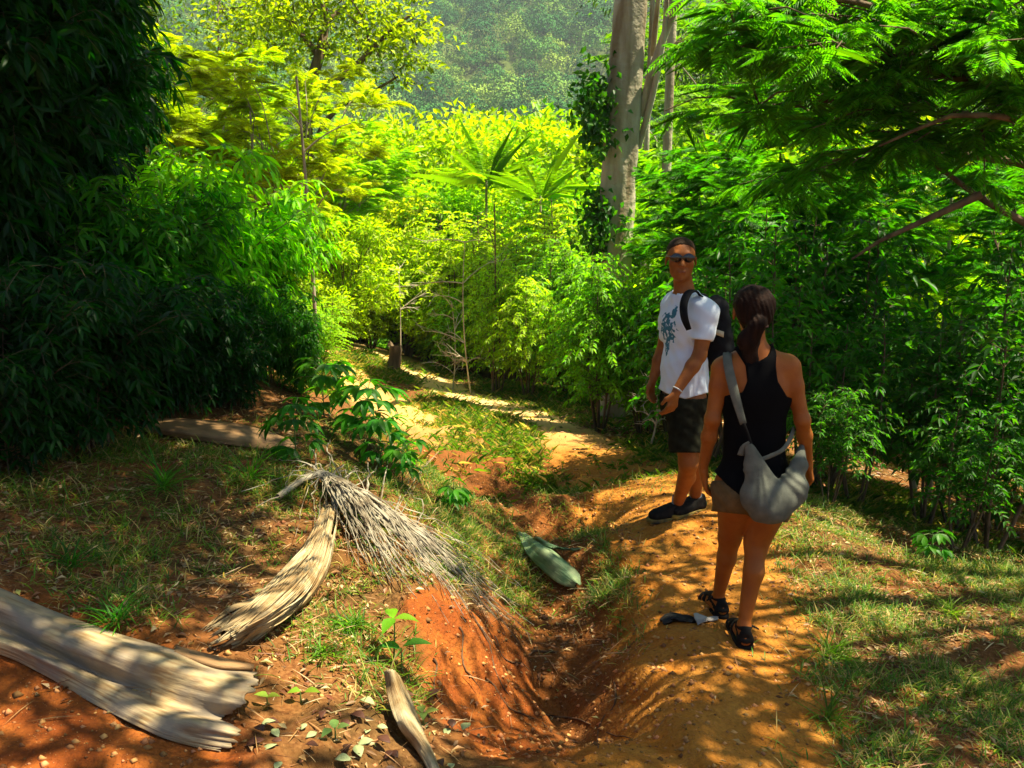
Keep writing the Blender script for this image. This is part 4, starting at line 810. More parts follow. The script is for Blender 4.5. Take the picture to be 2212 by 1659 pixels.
for k in range(34):
    u = rnd(560, 1000); v = rnd(1560, 1655) if k % 3 else rnd(1500, 1600)
    p = G(u, v, .008); dk = k % 2; s_ = rnd(.022, .042); a = rnd(0, 6.28); V_, F_ = leaf_geo(np.array([[0, 0, 0.]]), np.array([[math.cos(a), math.sin(a), rnd(-.05, .25)]]), np.array([[rnd(-.2, .2), rnd(-.2, .2), 1.]]), s_ * 1.5, s_ * .9, fold=rnd(.1, .35), droop=.15, seg=4)
    o = obj('fallen_leaf', mesh_np('fallen_leaf', V_, F_, M_dl if dk else M_pl)); o.location = p + np.array([0, 0, .012 if dk else 0]); md = o.modifiers.new('t', 'SOLIDIFY'); md.thickness = .0015
    tag(o, 'dark brown fallen leaf on the clay at the bottom centre' if dk else 'pale greenish fallen leaf on the clay at the bottom centre', 'leaf', 'dark fallen leaves' if dk else 'pale fallen leaves')

# exposed roots on the clay
M_root = mat('root', (.14, .07, .03), .85, noise=((.07, .035, .015), 30, 3))
for k, (u0, v0, u1, v1) in enumerate([(1020, 1330, 1110, 1520), (985, 1350, 1030, 1500), (1060, 1380, 1150, 1470), (900, 1500, 940, 1600), (1180, 1540, 1370, 1600), (1150, 1420, 1260, 1380), (1330, 1480, 1290, 1620), (930, 1420, 960, 1540), (1040, 1470, 1190, 1590)]):
    t_ = np.linspace(0, 1, 12); uu = u0 + (u1 - u0) * t_ + 9 * np.sin(t_ * 7 + k); vv = v0 + (v1 - v0) * t_ + 6 * np.sin(t_ * 9 + k * 2); q = np.array([G(a_, b_, .001 + .006 * math.sin(c_ * 11 + k)) for a_, b_, c_ in zip(uu, vv, t_)]); V_, F_ = tube_geo([(q, np.linspace(.006, .002, 12))], 6)
    tag(obj('root', mesh_np('root', V_, F_, M_root)), 'thin brown root lying bare on the eroded red clay', 'root', 'bare roots on the clay')
# ---- grass, litter
def scatter(n, x0, x1, y0, y1):
    x = rnd(x0, x1, n); y = y0 + (y1 - y0) * rng.random(n); z = height(x, y); return np.stack([x, y, z], 1)
def emask(p, ells):
    u, v = proj(p); d = np.zeros(len(p))
    for (cu, cv, ru, rv, k) in ells: d = np.maximum(d, k * np.exp(-(((u - cu) / ru) ** 2 + ((v - cv) / rv) ** 2) ** 1.5))
    return d
def ramp_leaf(name, cols, trans=.4):
    m = leaf_mat(name, .5, .3, trans, (1.8, 1.8, .8), .35, False); t = m.node_tree; N = t.nodes
    cr = N.new('ShaderNodeValToRGB'); cr.color_ramp.elements.remove(cr.color_ramp.elements[0])
    for i, (p_, c) in enumerate(cols):
        e = cr.color_ramp.elements[0] if i == 0 else cr.color_ramp.elements.new(p_); e.position = p_; e.color = (*c, 1)
    ge = [n for n in N if n.type == 'NEW_GEOMETRY'][0]; wn = N.new('ShaderNodeTexWhiteNoise'); wn.noise_dimensions = '1D'; ad = N.new('ShaderNodeMath'); ad.inputs[1].default_value = 7.3; ad.operation = 'ADD'
    t.links.new(ge.outputs['Random Per Island'], ad.inputs[0]); t.links.new(ad.outputs[0], wn.inputs['W']); t.links.new(wn.outputs[0], cr.inputs[0]); hs = [n for n in N if n.type == 'HUE_SAT'][0]; t.links.new(cr.outputs[0], hs.inputs['Color']); return m
M_grass = ramp_leaf('grass', [(0, (.04, .13, .008)), (.45, (.10, .22, .01)), (.7, (.20, .26, .02)), (.85, (.38, .28, .08)), (1, (.48, .36, .14))])
M_dry = ramp_leaf('litter', [(0, (.10, .035, .012)), (.4, (.26, .12, .04)), (.7, (.38, .22, .09)), (.9, (.50, .38, .20)), (1, (.12, .16, .02))], .15)
ell = [(1300, 1230, 80, 80, 2.0), (1370, 1330, 50, 70, 1.6), (1210, 1090, 90, 45, 1.8), (1120, 1230, 60, 80, 1.8), (1050, 1130, 70, 60, 2.0), (1050, 950, 90, 60, 2.2), (1000, 900, 80, 40, 2.0), (1110, 1000, 50, 60, 1.8), (1420, 1010, 130, 40, 1.6), (1280, 870, 140, 25, 1.5), (870, 800, 130, 22, 1.8), (1050, 940, 110, 70, 1.3), (1110, 1060, 60, 60, 1.0), (960, 880, 90, 30, .9), (900, 1080, 180, 70, 1.3), (1030, 1180, 120, 80, 1.5), (1000, 1120, 100, 60, 1.4), (1230, 1100, 110, 60, 1.3), (1340, 1240, 90, 90, 1.1), (1290, 1170, 80, 60, 1.2), (1420, 1030, 150, 60, 1.2), (1400, 1400, 60, 60, .25), (1130, 1280, 60, 70, .9),
       (1300, 870, 150, 40, 1.0), (1150, 850, 120, 25, 1.0), (870, 790, 150, 30, 1.2), (720, 800, 90, 40, 1.0), (1690, 1210, 90, 90, 1.1), (1800, 1120, 200, 60, 1.0), (1830, 1330, 240, 130, .75), (2100, 1290, 200, 100, .9), (1790, 1500, 110, 130, .9), (2050, 1570, 260, 160, .9), (1750, 1650, 90, 60, .8),
       (250, 1180, 260, 90, .55), (560, 1060, 230, 60, .7), (750, 1350, 130, 90, .75), (250, 1310, 140, 50, .6), (640, 1180, 90, 60, .35), (850, 1240, 110, 80, .45), (100, 1080, 200, 60, .35), (400, 960, 400, 50, .6), (860, 1480, 90, 60, .4), (960, 1400, 60, 60, .1)]
def grass(n, box, hmin, hmax, seg, wd, name, label, thr=1.0):
    p = scatter(n, *box); pmx, gmx, cmx = masks(p[:, 0], p[:, 1]); d = emask(p, ell) * (1 - .95 * pmx ** 2) * (1 - .8 * cmx) * np.where(p[:, 1] > 5.8, 1 - .85 * gmx, 1 - .3 * gmx)
    d *= smooth(-.25, .25, fbm(p[:, 0] * 4.5, p[:, 1] * 4.5, 3, 41)) * 1.3 + .15; p = p[rng.random(len(p)) < d * thr]; n = len(p)
    a = rnd(0, 6.28, n); el = rnd(.35, 1.4, n); D = np.stack([np.cos(a) * np.cos(el), np.sin(a) * np.cos(el), np.sin(el)], 1); N_ = np.stack([-np.cos(a) * np.sin(el), -np.sin(a) * np.sin(el), np.cos(el) + .01], 1)
    hh = rnd(hmin, hmax, n) * (.6 + .8 * rng.random(n) ** 2.5) * (1 + .6 * fbm(p[:, 0] * 3, p[:, 1] * 3, 2, 44)); V_, F_ = leaf_geo(p - [0, 0, .004], D, N_, hh, wd * rnd(.6, 1.2, n), fold=.3, droop=.45, seg=seg)
    tag(obj(name, mesh_np(name, V_, F_, M_grass, True)), kind='stuff', label=label); return n
ng = [grass(330000, (-3.2, 4.2, 1.9, 6.6), .035, .095, 3, .0055, 'grass', 'short green and straw coloured grass on the banks and slopes'),
      grass(620000, (-3.5, 5, 6.4, 16), .05, .12, 1, .008, 'far_grass', 'sunlit grass along the far stretch of the trail', .8)]
print('grass', ng)
def litter(n, box, ells, lmin, lmax, wr, name, label, flat=.35, m=M_dry, seg=1, clump=True):
    p = scatter(n, *box); pmx, gmx, cmx = masks(p[:, 0], p[:, 1]); d = emask(p, ells) * (1 - .93 * pmx) * (1 - .6 * cmx) * np.where(p[:, 1] > 5.6, 1 - .85 * gmx, 1)
    if clump: d *= smooth(-.3, .3, fbm(p[:, 0] * 6, p[:, 1] * 6, 3, 47)) * 1.2 + .2
    p = p[rng.random(len(p)) < d]; n = len(p); a = rnd(0, 6.28, n); D = np.stack([np.cos(a), np.sin(a), rng.normal(0, flat * .5, n)], 1); N_ = rng.normal(0, flat, (n, 3)) + [0, 0, 1]; L_ = rnd(lmin, lmax, n)
    V_, F_ = leaf_geo(p + [0, 0, .006], D, N_, L_, L_ * wr * rnd(.6, 1.2, n), fold=.35, droop=.1, seg=seg); tag(obj(name, mesh_np(name, V_, F_, m, False)), kind='stuff', label=label)
le = [(300, 1150, 500, 220, 1.0), (600, 1350, 350, 160, .9), (1000, 1310, 70, 50, 1.6), (760, 1560, 300, 130, .5), (1900, 1350, 450, 250, .8), (2000, 1600, 400, 200, .8), (1250, 1350, 120, 200, .5), (100, 1490, 220, 30, 1.2), (300, 1540, 120, 30, .9), (1200, 1250, 150, 120, .4), (1800, 1100, 500, 100, 1.0), (250, 950, 500, 90, 1.0)]
litter(60000, (-3.4, 4.4, 1.9, 7), le, .012, .045, .42, 'leaf_litter', 'brown and straw leaf litter over the banks')
litter(36000, (-3.4, 4.4, 1.9, 7), le, .05, .16, .035, 'dry_stalks', 'dry grass stalks and twigs on the ground', .25, seg=3)
litter(50000, (-3, 8, 6.8, 16), [(1250, 880, 300, 60, 1.0), (2000, 1080, 500, 130, 1.0), (1400, 930, 200, 60, .8), (800, 800, 200, 40, .5)], .03, .10, .3, 'far_litter', 'pale dry litter under the far shrubs', .5)
# pebbles and crumbs on trail and gully
def crumbs(n):
    p = scatter(n, -1.5, 3.4, 1.9, 7.5); pmx, gmx, cmx = masks(p[:, 0], p[:, 1]); p = p[rng.random(n) < (.25 + gmx + cmx * .8 + pmx * .5) * .6]; n = len(p); r = .002 + .014 * rng.random(n) ** 9
    o = np.array([[1, 0, 0], [-1, 0, 0], [0, 1, 0], [0, -1, 0], [0, 0, .8], [0, 0, -.5]]); F0 = np.array([[0, 2, 4], [2, 1, 4], [1, 3, 4], [3, 0, 4], [2, 0, 5], [1, 2, 5], [3, 1, 5], [0, 3, 5]])
    V_ = p[:, None] + o[None] * r[:, None, None] * rng.uniform(.6, 1.4, (n, 6, 1)); F_ = (F0[None] + np.arange(n)[:, None, None] * 6).reshape(-1, 3)
    m = leaf_mat('crumbs', .9, .1, 0, base=(.36, .17, .06), objcol=False, var=.7); tag(obj('soil_crumbs', mesh_np('soil_crumbs', V_.reshape(-1, 3), F_, m, False)), kind='stuff', label='small clods and grit on the clay')
crumbs(90000)
# ------------------------------------------------------------ people: bodies and clothes grown from distance fields
class Field:
    def __init__(s, lo, hi, h):
        s.lo = np.array(lo, float); s.h = h; s.n = np.ceil((np.array(hi) - s.lo) / h).astype(int) + 1
        s.ax = [s.lo[k] + np.arange(s.n[k]) * h for k in range(3)]; s.F = np.ones(s.n, np.float32)
    def sub(s, lo, hi):
        i0 = np.maximum(((np.array(lo) - s.lo) / s.h).astype(int), 0); i1 = np.minimum(((np.array(hi) - s.lo) / s.h).astype(int) + 2, s.n)
        sl = tuple(slice(a, b) for a, b in zip(i0, i1)); return sl, np.stack(np.meshgrid(*[s.ax[k][sl[k]] for k in range(3)], indexing='ij'), -1)
    def cap(s, a, b, ra, rb, k=.02, flat=None, off=0.0, sub=False):
        a = np.asarray(a, float); b = np.asarray(b, float); R_ = max(ra, rb) + off + .05; sl, p = s.sub(np.minimum(a, b) - R_, np.maximum(a, b) + R_)
        if min(p.shape) == 0: return
        q = p - a; ab = b - a
        if flat is not None:
            n_, f_ = flat; n_ = n_ / np.linalg.norm(n_); q = q + n_ * ((q @ n_) * (1 / f_ - 1))[..., None]; ab = ab + n_ * (ab @ n_) * (1 / f_ - 1)
        t = np.clip((q @ ab) / max(ab @ ab, 1e-9), 0, 1); d = np.linalg.norm(q - t[..., None] * ab, axis=-1) - (ra + (rb - ra) * t)
        if flat is not None: d = d * (.5 + .5 * flat[1])
        d = d - off; F = s.F[sl]
        if sub:
            hh = np.clip(.5 - .5 * (F + d) / k, 0, 1); s.F[sl] = F * (1 - hh) + -d * hh + k * hh * (1 - hh)
        else:
            hh = np.clip(.5 + .5 * (F - d) / k, 0, 1); s.F[sl] = F * (1 - hh) + d * hh - k * hh * (1 - hh)
    def grid(s): return np.meshgrid(*s.ax, indexing='ij')
    def mesh(s):
        F = s.F; ins = F < 0; c = np.zeros(np.array(F.shape) - 1, np.int8)
        for d in np.ndindex(2, 2, 2): c += ins[d[0]:F.shape[0] - 1 + d[0], d[1]:F.shape[1] - 1 + d[1], d[2]:F.shape[2] - 1 + d[2]]
        act = np.argwhere((c > 0) & (c < 8)); idx = -np.ones(c.shape, np.int64); idx[tuple(act.T)] = np.arange(len(act)); S = np.zeros((len(act), 3)); cn = np.zeros(len(act))
        for a in range(3):
            for o in np.ndindex(2, 2):
                d0 = [0, 0, 0]; oth = [k for k in range(3) if k != a]; d0[oth[0]], d0[oth[1]] = o; d1 = list(d0); d1[a] = 1
                f0 = F[tuple((act + d0).T)]; f1 = F[tuple((act + d1).T)]; m = (f0 < 0) != (f1 < 0); t = np.where(m, f0 / np.where(m, f0 - f1, 1), 0); pt = act + d0 + np.eye(3)[a] * t[:, None]; S[m] += pt[m]; cn[m] += 1
        V = s.lo + S / cn[:, None] * s.h; Q = []
        for a in range(3):
            b, c_ = [k for k in range(3) if k != a]; sl0 = [slice(1, n_ - 1) for n_ in F.shape]; sl0[a] = slice(0, F.shape[a] - 1); sl1 = list(sl0); sl1[a] = slice(1, F.shape[a])
            i0 = ins[tuple(sl0)]; i1 = ins[tuple(sl1)]; e = np.argwhere(i0 != i1); off = np.ones(3, int); off[a] = 0; flip = i0[tuple(e.T)]; e = e + off
            def cell(db, dc): q = e.copy(); q[:, b] -= db; q[:, c_] -= dc; return idx[tuple(q.T)]
            q = np.stack([cell(1, 1), cell(0, 1), cell(0, 0), cell(1, 0)], 1)
            if a == 1: flip = ~flip
            q = np.where(flip[:, None], q, q[:, ::-1]); Q.append(q)
        return V, np.concatenate(Q)
def relax(V, F, n=2, lam=.5):
    e = np.concatenate([F[:, [0, 1]], F[:, [1, 2]], F[:, [2, 3]], F[:, [3, 0]]]); cnt = np.bincount(e.ravel(), minlength=len(V))[:, None]
    for _ in range(n):
        S = np.zeros_like(V)
        for k in range(3): S[:, k] = np.bincount(e[:, 0], V[e[:, 1], k], len(V)) + np.bincount(e[:, 1], V[e[:, 0], k], len(V))
        V = V * (1 - lam) + S / cnt * lam
    return V
def fobj(name, f, m, parent, n=2, attrs=None):
    V_, F_ = f.mesh(); V_ = relax(V_, F_, n); a = {k: g(V_) for k, g in attrs.items()} if attrs else None
    return child_world(obj(name, mesh_np(name, V_, F_, m, attrs=a)), parent)
def lim(x, xs, ys): return np.interp(x, xs, ys)
M_skin = mat('skin', (.31, .095, .012), .55, .25, noise=((.24, .065, .008), 12, 6), bump=.0012, bscale=120)
M_skin2 = mat('skin_tanned', (.29, .095, .018), .55, .25, noise=((.22, .062, .010), 16, 6), bump=.0012, bscale=120)
M_black = mat('black_cotton', (.0035, .0035, .004), .9, .05, bump=.001, bscale=300)
M_khaki = mat('khaki_cloth', (.13, .085, .035), .9, .1, noise=((.09, .06, .025), 30, 4), bump=.001, bscale=200)
M_hair = mat('dark_brown_hair', (.007, .0035, .0025), .75, .08, noise=((.020, .009, .005), (60, 60, 9), 4), bump=.003, bscale=90)
M_hair2 = mat('short_brown_hair', (.035, .02, .011), .85, .1, noise=((.03, .02, .012), 70, 4), bump=.003, bscale=160)
M_strap = mat('sandal_black', (.008, .007, .006), .8, .1)
M_rub = mat('rubber', (.02, .018, .016), .7)

# ---- woman, seen from behind, mid stride
WY = 3.73
fr_ = G(1603, 1396); fl_ = G(1552, 1328)                     # where her soles touch the trail
wm = empty('person', (1.04, WY, fr_[2]), 'woman seen from behind with dark ponytail, black racerback top and khaki shorts', 'person', 'hikers on the trail')
def W(u, v, d=0.0): return P(u, v, WY + d)
Yb = np.array([0, 1, 0.])
lo = np.array([.72, 3.3, -.55]); hi = np.array([1.38, 4.45, 1.32])
def w_torso(f, off=0.0, k=.04):
    f.cap(W(1600, 1052, .01), W(1657, 1052, .01), .118, .118, k, (Yb, .8), off); f.cap(W(1628, 1040), W(1630, 940, .01), .135, .108, k, (Yb, .66), off)
    f.cap(W(1630, 940, .01), W(1632, 850, .0), .108, .132, k, (Yb, .64), off); f.cap(W(1610, 835), W(1655, 832), .098, .098, k, (Yb, .8), off)
    f.cap(W(1632, 850), W(1632, 800, .01), .125, .110, k, (Yb, .62), off)
    f.cap(W(1597, 1066, -.055), W(1597, 1068, -.055), .078, .078, .03, None, off); f.cap(W(1662, 1066, -.055), W(1662, 1068, -.055), .078, .078, .03, None, off)
    f.cap(W(1575, 797, .01), W(1690, 794, .01), .043, .043, .05, None, off); f.cap(W(1628, 770, .015), W(1578, 792, .01), .040, .036, .05, None, off); f.cap(W(1632, 770, .015), W(1688, 790, .01), .040, .036, .05, None, off)
kneeL = (W(1577, 1158, .16)); ankL = fl_ + [0.0, 0.02, .085]; kneeR = W(1634, 1172, .03); ankR = fr_ + [0.012, .03, .085]
def w_thighs(f, off=0, k=.03):
    f.cap(W(1592, 1075, .0), kneeL, .088, .053, k, None, off); f.cap(W(1668, 1075, .0), kneeR, .090, .055, k, None, off)
f = Field(lo, hi, .0052); w_torso(f); w_thighs(f)
for kn, an, sgn in ((kneeL, ankL, -1), (kneeR, ankR, 1)):
    f.cap(kn, an + (kn - an) * .15, .046, .027, .03); cm = kn + (an - kn) * .33 + [sgn * .003, -.026, 0]; f.cap(kn + (an - kn) * .12 + [0, -.014, 0], cm, .034, .036, .03); f.cap(cm, kn + (an - kn) * .72 + [0, -.008, 0], .037, .024, .03); f.cap(an + (kn - an) * .2, an, .027, .029, .015)
def foot(f, a, yaw, off=0, L_=.235, w_=1.0, ground=None):
    d = np.array([math.sin(yaw), math.cos(yaw), 0]); z0 = a[2] - .085; h = np.array([a[0], a[1], z0]) - d * .03
    f.cap(h + [0, 0, .030], h + [0, 0, .055], .030 * w_, .027, .02, None, off); f.cap(h + [0, 0, .03], h + d * L_ * .62 + [0, 0, .026], .030, .040 * w_, .02, (np.array([0, 0, 1.]), .62), off)
    f.cap(a + [0, 0, -.01], h + d * L_ * .5 + [0, 0, .04], .028, .026, .02, None, off); s = np.array([d[1], -d[0], 0])
    for q in range(5):
        b = h + d * L_ * .6 + s * (q - 2) * .016 + [0, 0, .02]; f.cap(b, b + d * (.055 - .006 * abs(q - 1)) - [0, 0, .006], .011, .0095, .006, None, off)
foot(f, ankL, R(-12)); foot(f, ankR, R(4))
# arms
shL, elL, wrL = W(1560, 797, .0), W(1539, 905, -.03), W(1519, 1012, .03); shR, elR, wrR = W(1706, 793, .0), W(1733, 908, -.03), W(1746, 1000, .07)
for s_, e_, w_ in ((shL, elL, wrL), (shR, elR, wrR)):
    f.cap(s_, s_ + (e_ - s_) * .35, .048, .039, .035); f.cap(s_ + (e_ - s_) * .35, e_, .039, .030, .02); f.cap(e_, e_ + (w_ - e_) * .35, .031, .032, .02); f.cap(e_ + (w_ - e_) * .35, w_, .032, .020, .02)
    f.cap(e_ + [0, -.008, 0], e_ + [0, -.01, 0], .027, .027, .02)
def hand(f, w_, d, n_, s, curl=.5, sc_=1.0, k=.006):
    """w_ wrist, d finger direction, n_ back of the hand, s towards the thumb"""
    d, n_, s = [np.array(q, float) / np.linalg.norm(q) for q in (d, n_, s)]; pl = w_ + d * .082 * sc_
    for q in (-1, -.33, .33, 1): f.cap(w_ + d * .012, w_ + d * .078 * sc_ + s * q * .027 * sc_, .019 * sc_, .0135 * sc_, .012, (n_, .75))
    for q, L_ in zip((1, .33, -.33, -1), (.070, .078, .072, .056)):
        b = w_ + d * .08 * sc_ + s * q * .026 * sc_; L_ *= sc_; a1 = curl; d1 = d * math.cos(a1) - n_ * math.sin(a1) + s * q * .05; d2 = d * math.cos(a1 * 2.1) - n_ * math.sin(a1 * 2.1); m1 = b + d1 * L_ * .5; f.cap(b, m1, .0105 * sc_, .0095 * sc_, k); f.cap(m1, m1 + d2 * L_ * .5, .0095 * sc_, .008 * sc_, k)
    t0 = w_ + d * .022 * sc_ + s * .022 * sc_; t1 = t0 + (d * .6 + s * .75 - n_ * .25) * .036 * sc_; f.cap(t0, t1, .014 * sc_, .0115 * sc_, k * 2); f.cap(t1, t1 + (d * .9 + s * .2 - n_ * .35) * .034 * sc_, .0115 * sc_, .009 * sc_, k)
hand(f, wrL, W(1527, 1085, .06) - wrL, (-1, -.25, 0), (.1, 1, .2), .35); hand(f, wrR, W(1750, 1060, .12) - wrR, (1, -.2, 0), (-.1, 1, .2), .5)
# neck, head
hc = W(1627, 668, .03); f.cap(W(1630, 785, .01), W(1628, 715, .02), .052, .047, .03); f.cap(hc + [0, -.015, .012], hc + [0, .02, .01], .074, .072, .03); f.cap(hc + [0, .03, -.02], hc + [0, .055, -.085], .060, .035, .03)
f.cap(hc + [0, .105, -.01], hc + [0, .118, -.03], .010, .014, .012); f.cap(hc + [-.03, .09, .01], hc + [.03, .09, .01], .012, .012, .02)
for sx in (-1, 1): f.cap(hc + [sx * .076, .01, -.005], hc + [sx * .082, -.004, -.035], .017, .012, .008, (np.array([1., 0, 0]), .45))
fobj('body', f, M_skin, wm, 2)
# tank top
f = Field([.78, 3.45, .05], [1.32, 4.05, 1.15], .0055); w_torso(f, .012); X, Y_, Z = f.grid(); f.F -= (.012 * smooth(1.0, .45, Z + 0.6)).astype(np.float32) if False else 0; f.F -= (.010 * smooth(.42, .22, Z)).astype(np.float32); U, Vv = proj(np.stack([X, np.full_like(X, WY), Z], -1)); f.F += .005 * (np.sin(Z * 55 + X * 20) * np.sin(X * 38 + 2) * smooth(0.25, .55, .9 - Z)).astype(np.float32)
uL = lim(Vv, [740, 760, 785, 815, 838, 846, 860, 1200], [1592, 1590, 1603, 1604, 1594, 1575, 1500, 1400]); uR = lim(Vv, [740, 760, 785, 815, 850, 862, 875, 1200], [1670, 1672, 1667, 1668, 1690, 1720, 1800, 1900])
px = .00205; f.F = np.maximum(f.F, np.maximum((uL - U), (U - uR)) * px).astype(np.float32); hem = lim(U, [1540, 1580, 1630, 1680, 1730], [1018, 1048, 1066, 1062, 1050]); f.F = np.maximum(f.F, (Vv - hem) * px).astype(np.float32); nk = lim(np.abs(U - 1631), [0, 20, 40], [775, 765, 740]); f.F = np.maximum(f.F, (nk - Vv) * px).astype(np.float32)
fobj('tank_top', f, M_black, wm, 2)
# shorts
f = Field([.76, 3.4, -.12], [1.34, 4.2, .5], .0055)
f.cap(W(1600, 1052, .01), W(1657, 1052, .01), .128, .128, .04, (Yb, .8)); f.cap(W(1628, 1035), W(1628, 1000), .142, .125, .04, (Yb, .68)); f.cap(W(1597, 1066, -.055), W(1597, 1068, -.055), .086, .086, .03); f.cap(W(1662, 1066, -.055), W(1662, 1068, -.055), .086, .086, .03)
f.cap(W(1592, 1075), W(1576, 1135, .12), .103, .088, .03); f.cap(W(1668, 1075), W(1648, 1145, .03), .103, .088, .03); X, Y_, Z = f.grid(); U, Vv = proj(np.stack([X, Y_, Z], -1)); f.F += .004 * np.sin(X * 90 + Z * 40).astype(np.float32) * np.sin(Z * 60).astype(np.float32)
f.F = np.maximum(f.F, (Vv - lim(U, [1530, 1612, 1622, 1720], [1104, 1112, 1118, 1132])) * px).astype(np.float32); f.F = np.maximum(f.F, (1038 - Vv) * px).astype(np.float32)
fobj('shorts', f, M_khaki, wm, 2)
# hair
f = Field(hc - [.14, .16, .36], hc + [.14, .14, .17], .004); f.cap(hc + [0, -.022, .02], hc + [0, .012, .022], .086, .083, .03); f.cap(hc + [0, -.03, -.03], hc + [0, -.02, -.045], .068, .055, .03); X, Y_, Z = f.grid()
face = (Y_ - hc[1] - .045 - .5 * (Z - hc[2])); f.F = np.maximum(f.F, face).astype(np.float32)
p1 = hc + [0.0, -.098, -.045]; f.cap(p1 + [0, .02, 0], p1 + [0, -.004, 0], .030, .026, .015); p2 = W(1616, 735, -.055); p3 = W(1622, 775, -.05); f.cap(p1 + [-.006, -.01, -.01], p2, .034, .043, .02, (Yb, .75)); f.cap(p2, p3, .043, .028, .02, (Yb, .7)); f.cap(p3, W(1634, 800, -.055), .024, .008, .02, (Yb, .7))
f.F += (.0012 * np.sin(X * 330 + 6 * np.sin(Z * 22)) + .0015 * np.sin(X * 90 + Z * 30) * np.sin(Z * 50 + Y_ * 40)).astype(np.float32); hr = fobj('hair', f, M_hair, wm, 1)
tz = p1 + [0, -.004, -.012]; th = np.linspace(0, 6.283, 17); V_, F_ = tube_geo([(np.stack([tz[0] + .034 * np.cos(th), tz[1] + .024 * np.sin(th), tz[2] + 0 * th], 1), .006)], 6); child_world(obj('hair_tie', mesh_np('hair_tie', V_, F_, mat('hair_tie', (.05, .02, .02), .7))), wm)
# sandals
def sandal(a, yaw, parent, label=None):
    d = np.array([math.sin(yaw), math.cos(yaw), 0]); z0 = a[2] - .085; h = np.array([a[0], a[1], z0]) - d * .03; f = Field(h - [.26, .1, .06], h + [.26, .30, .17], .0045); foot(f, a, yaw, .0055); X, Y_, Z = f.grid(); al = (X - h[0]) * d[0] + (Y_ - h[1]) * d[1]
    ft = f.F.copy(); ln = al - (Z - z0) * .35; band = np.minimum(np.minimum(np.abs(Z - z0 - .088 + al * .15) - .013, np.maximum(np.abs(ln - .1) - .012, al - .16)), np.maximum(np.abs(al - .15) - .012, -1)); band = np.minimum(band, np.maximum(np.abs(al + .018) - .010, Z - z0 - .09)); band = np.minimum(band, np.maximum(np.abs(Z - z0 - .045 - .2 * al) - .008, al - .08))
    f.F = np.maximum(ft, band).astype(np.float32); f.F[:] = np.maximum(f.F, -(al + 9)); g = Field(f.lo, f.lo + (f.n - 1) * f.h, f.h)
    g.cap(h - d * .005, h + d * .2, .040, .050, .02); G_ = g.F[:f.F.shape[0], :f.F.shape[1], :f.F.shape[2]]; G_ = np.maximum(G_, np.abs(Z - z0 + .0) - .013); f.F = np.minimum(f.F, G_).astype(np.float32)
    s = np.array([d[1], -d[0], 0]) * (1 if yaw > 0 else -1); f.cap(a + [0, -.0, .0] + s * .03, a + s * .062 + [0, -.01, -.012], .006, .005, .004); fobj('sandal', f, M_strap, parent, 1)
sandal(ankL, R(-12), wm); sandal(ankR, R(4), wm)

# ---- shoulder bag
M_bag = mat('grey_cloth', (.13, .135, .105), .9, .1, noise=((.09, .095, .075), 25, 4), bump=.0015, bscale=260)
bag = empty('shoulder_bag', W(1660, 1120, -.16), 'slouchy grey cloth shoulder bag hanging across the woman\'s back and hip', 'bag')
f = Field(W(1590, 1160, -.34), W(1780, 925, .02) + [.03, .25, .05], .0055); f.F[:] = 1
ks = .03; f.cap(W(1618, 962, -.14), W(1643, 1078, -.16), .012, .070, ks, (Yb, .6)); f.cap(W(1622, 975, -.14), W(1680, 1085, -.16), .016, .062, ks, (Yb, .5)); f.cap(W(1622, 1000, -.15), W(1652, 1095, -.16), .02, .066, ks, (Yb, .6)); f.cap(W(1634, 1070, -.16), W(1668, 1094, -.17), .066, .072, ks, (Yb, .85)); f.cap(W(1662, 1092, -.17), W(1708, 1060, -.14), .074, .072, ks, (Yb, .8)); f.cap(W(1708, 1060, -.13), W(1724, 1010, -.08), .060, .034, ks, (Yb, .7)); f.cap(W(1724, 1010, -.08), W(1733, 962, .0), .034, .012, ks, (Yb, .7))
X, Y_, Z = f.grid(); dx = X - W(1620, 960)[0]; dz = W(1620, 960)[2] - Z; ang = np.arctan2(dx, np.maximum(dz, .01)); f.F += (.005 * np.sin(ang * 22 + 2 * np.sin(ang * 7)) * smooth(.02, .1, dz) * np.exp(-dz / .25) + .0015 * np.sin(X * 40 + Z * 60)).astype(np.float32)
fobj('pouch', f, M_bag, bag, 2)
def ribbon(pts, wd, n_=None, m=None, name='strap', parent=None, n=30, th=.004):
    q = cr_interp(np.array(pts), n); tg = norm(np.gradient(q, axis=0)); N_ = np.broadcast_to(np.array(n_ if n_ is not None else (0, -1, 0), float), q.shape) if np.ndim(n_) < 2 else cr_interp(np.array(n_, float), n); s = norm(np.cross(tg, N_)); k = np.linspace(-1, 1, 5); wv = cr_interp(np.atleast_1d(wd).astype(float)[:, None], n)[:, 0] if np.ndim(wd) else np.full(n, wd)
    V_ = q[:, None] + s[:, None] * (k * 1.0)[None, :, None] * wv[:, None, None] / 2 + (norm(N_) * .0)[:, None] + norm(N_)[:, None] * (.003 * np.cos(k * 4))[None, :, None]; i, j = np.meshgrid(np.arange(n - 1), np.arange(4), indexing='ij'); a = i * 5 + j; F_ = np.stack([a, a + 1, a + 6, a + 5], -1).reshape(-1, 4)
    o = obj(name, mesh_np(name, V_.reshape(-1, 3), F_, m)); child_world(o, parent); md = o.modifiers.new('t', 'SOLIDIFY'); md.thickness = th; md.offset = 0; return o
ribbon([W(1585, 800, .14), W(1577, 768, .05), W(1571, 764, -.01), W(1573, 790, -.06), W(1582, 830, -.1), W(1593, 872, -.115), W(1606, 916, -.12)], [.034, .036, .036, .038, .040, .036, .028], [(0, 1, .4), (0, 0, 1), (-.1, -.4, 1), (-.2, -1, .3), (0, -1, 0), (0, -1, 0), (0, -1, 0)], M_bag, 'strap', bag)
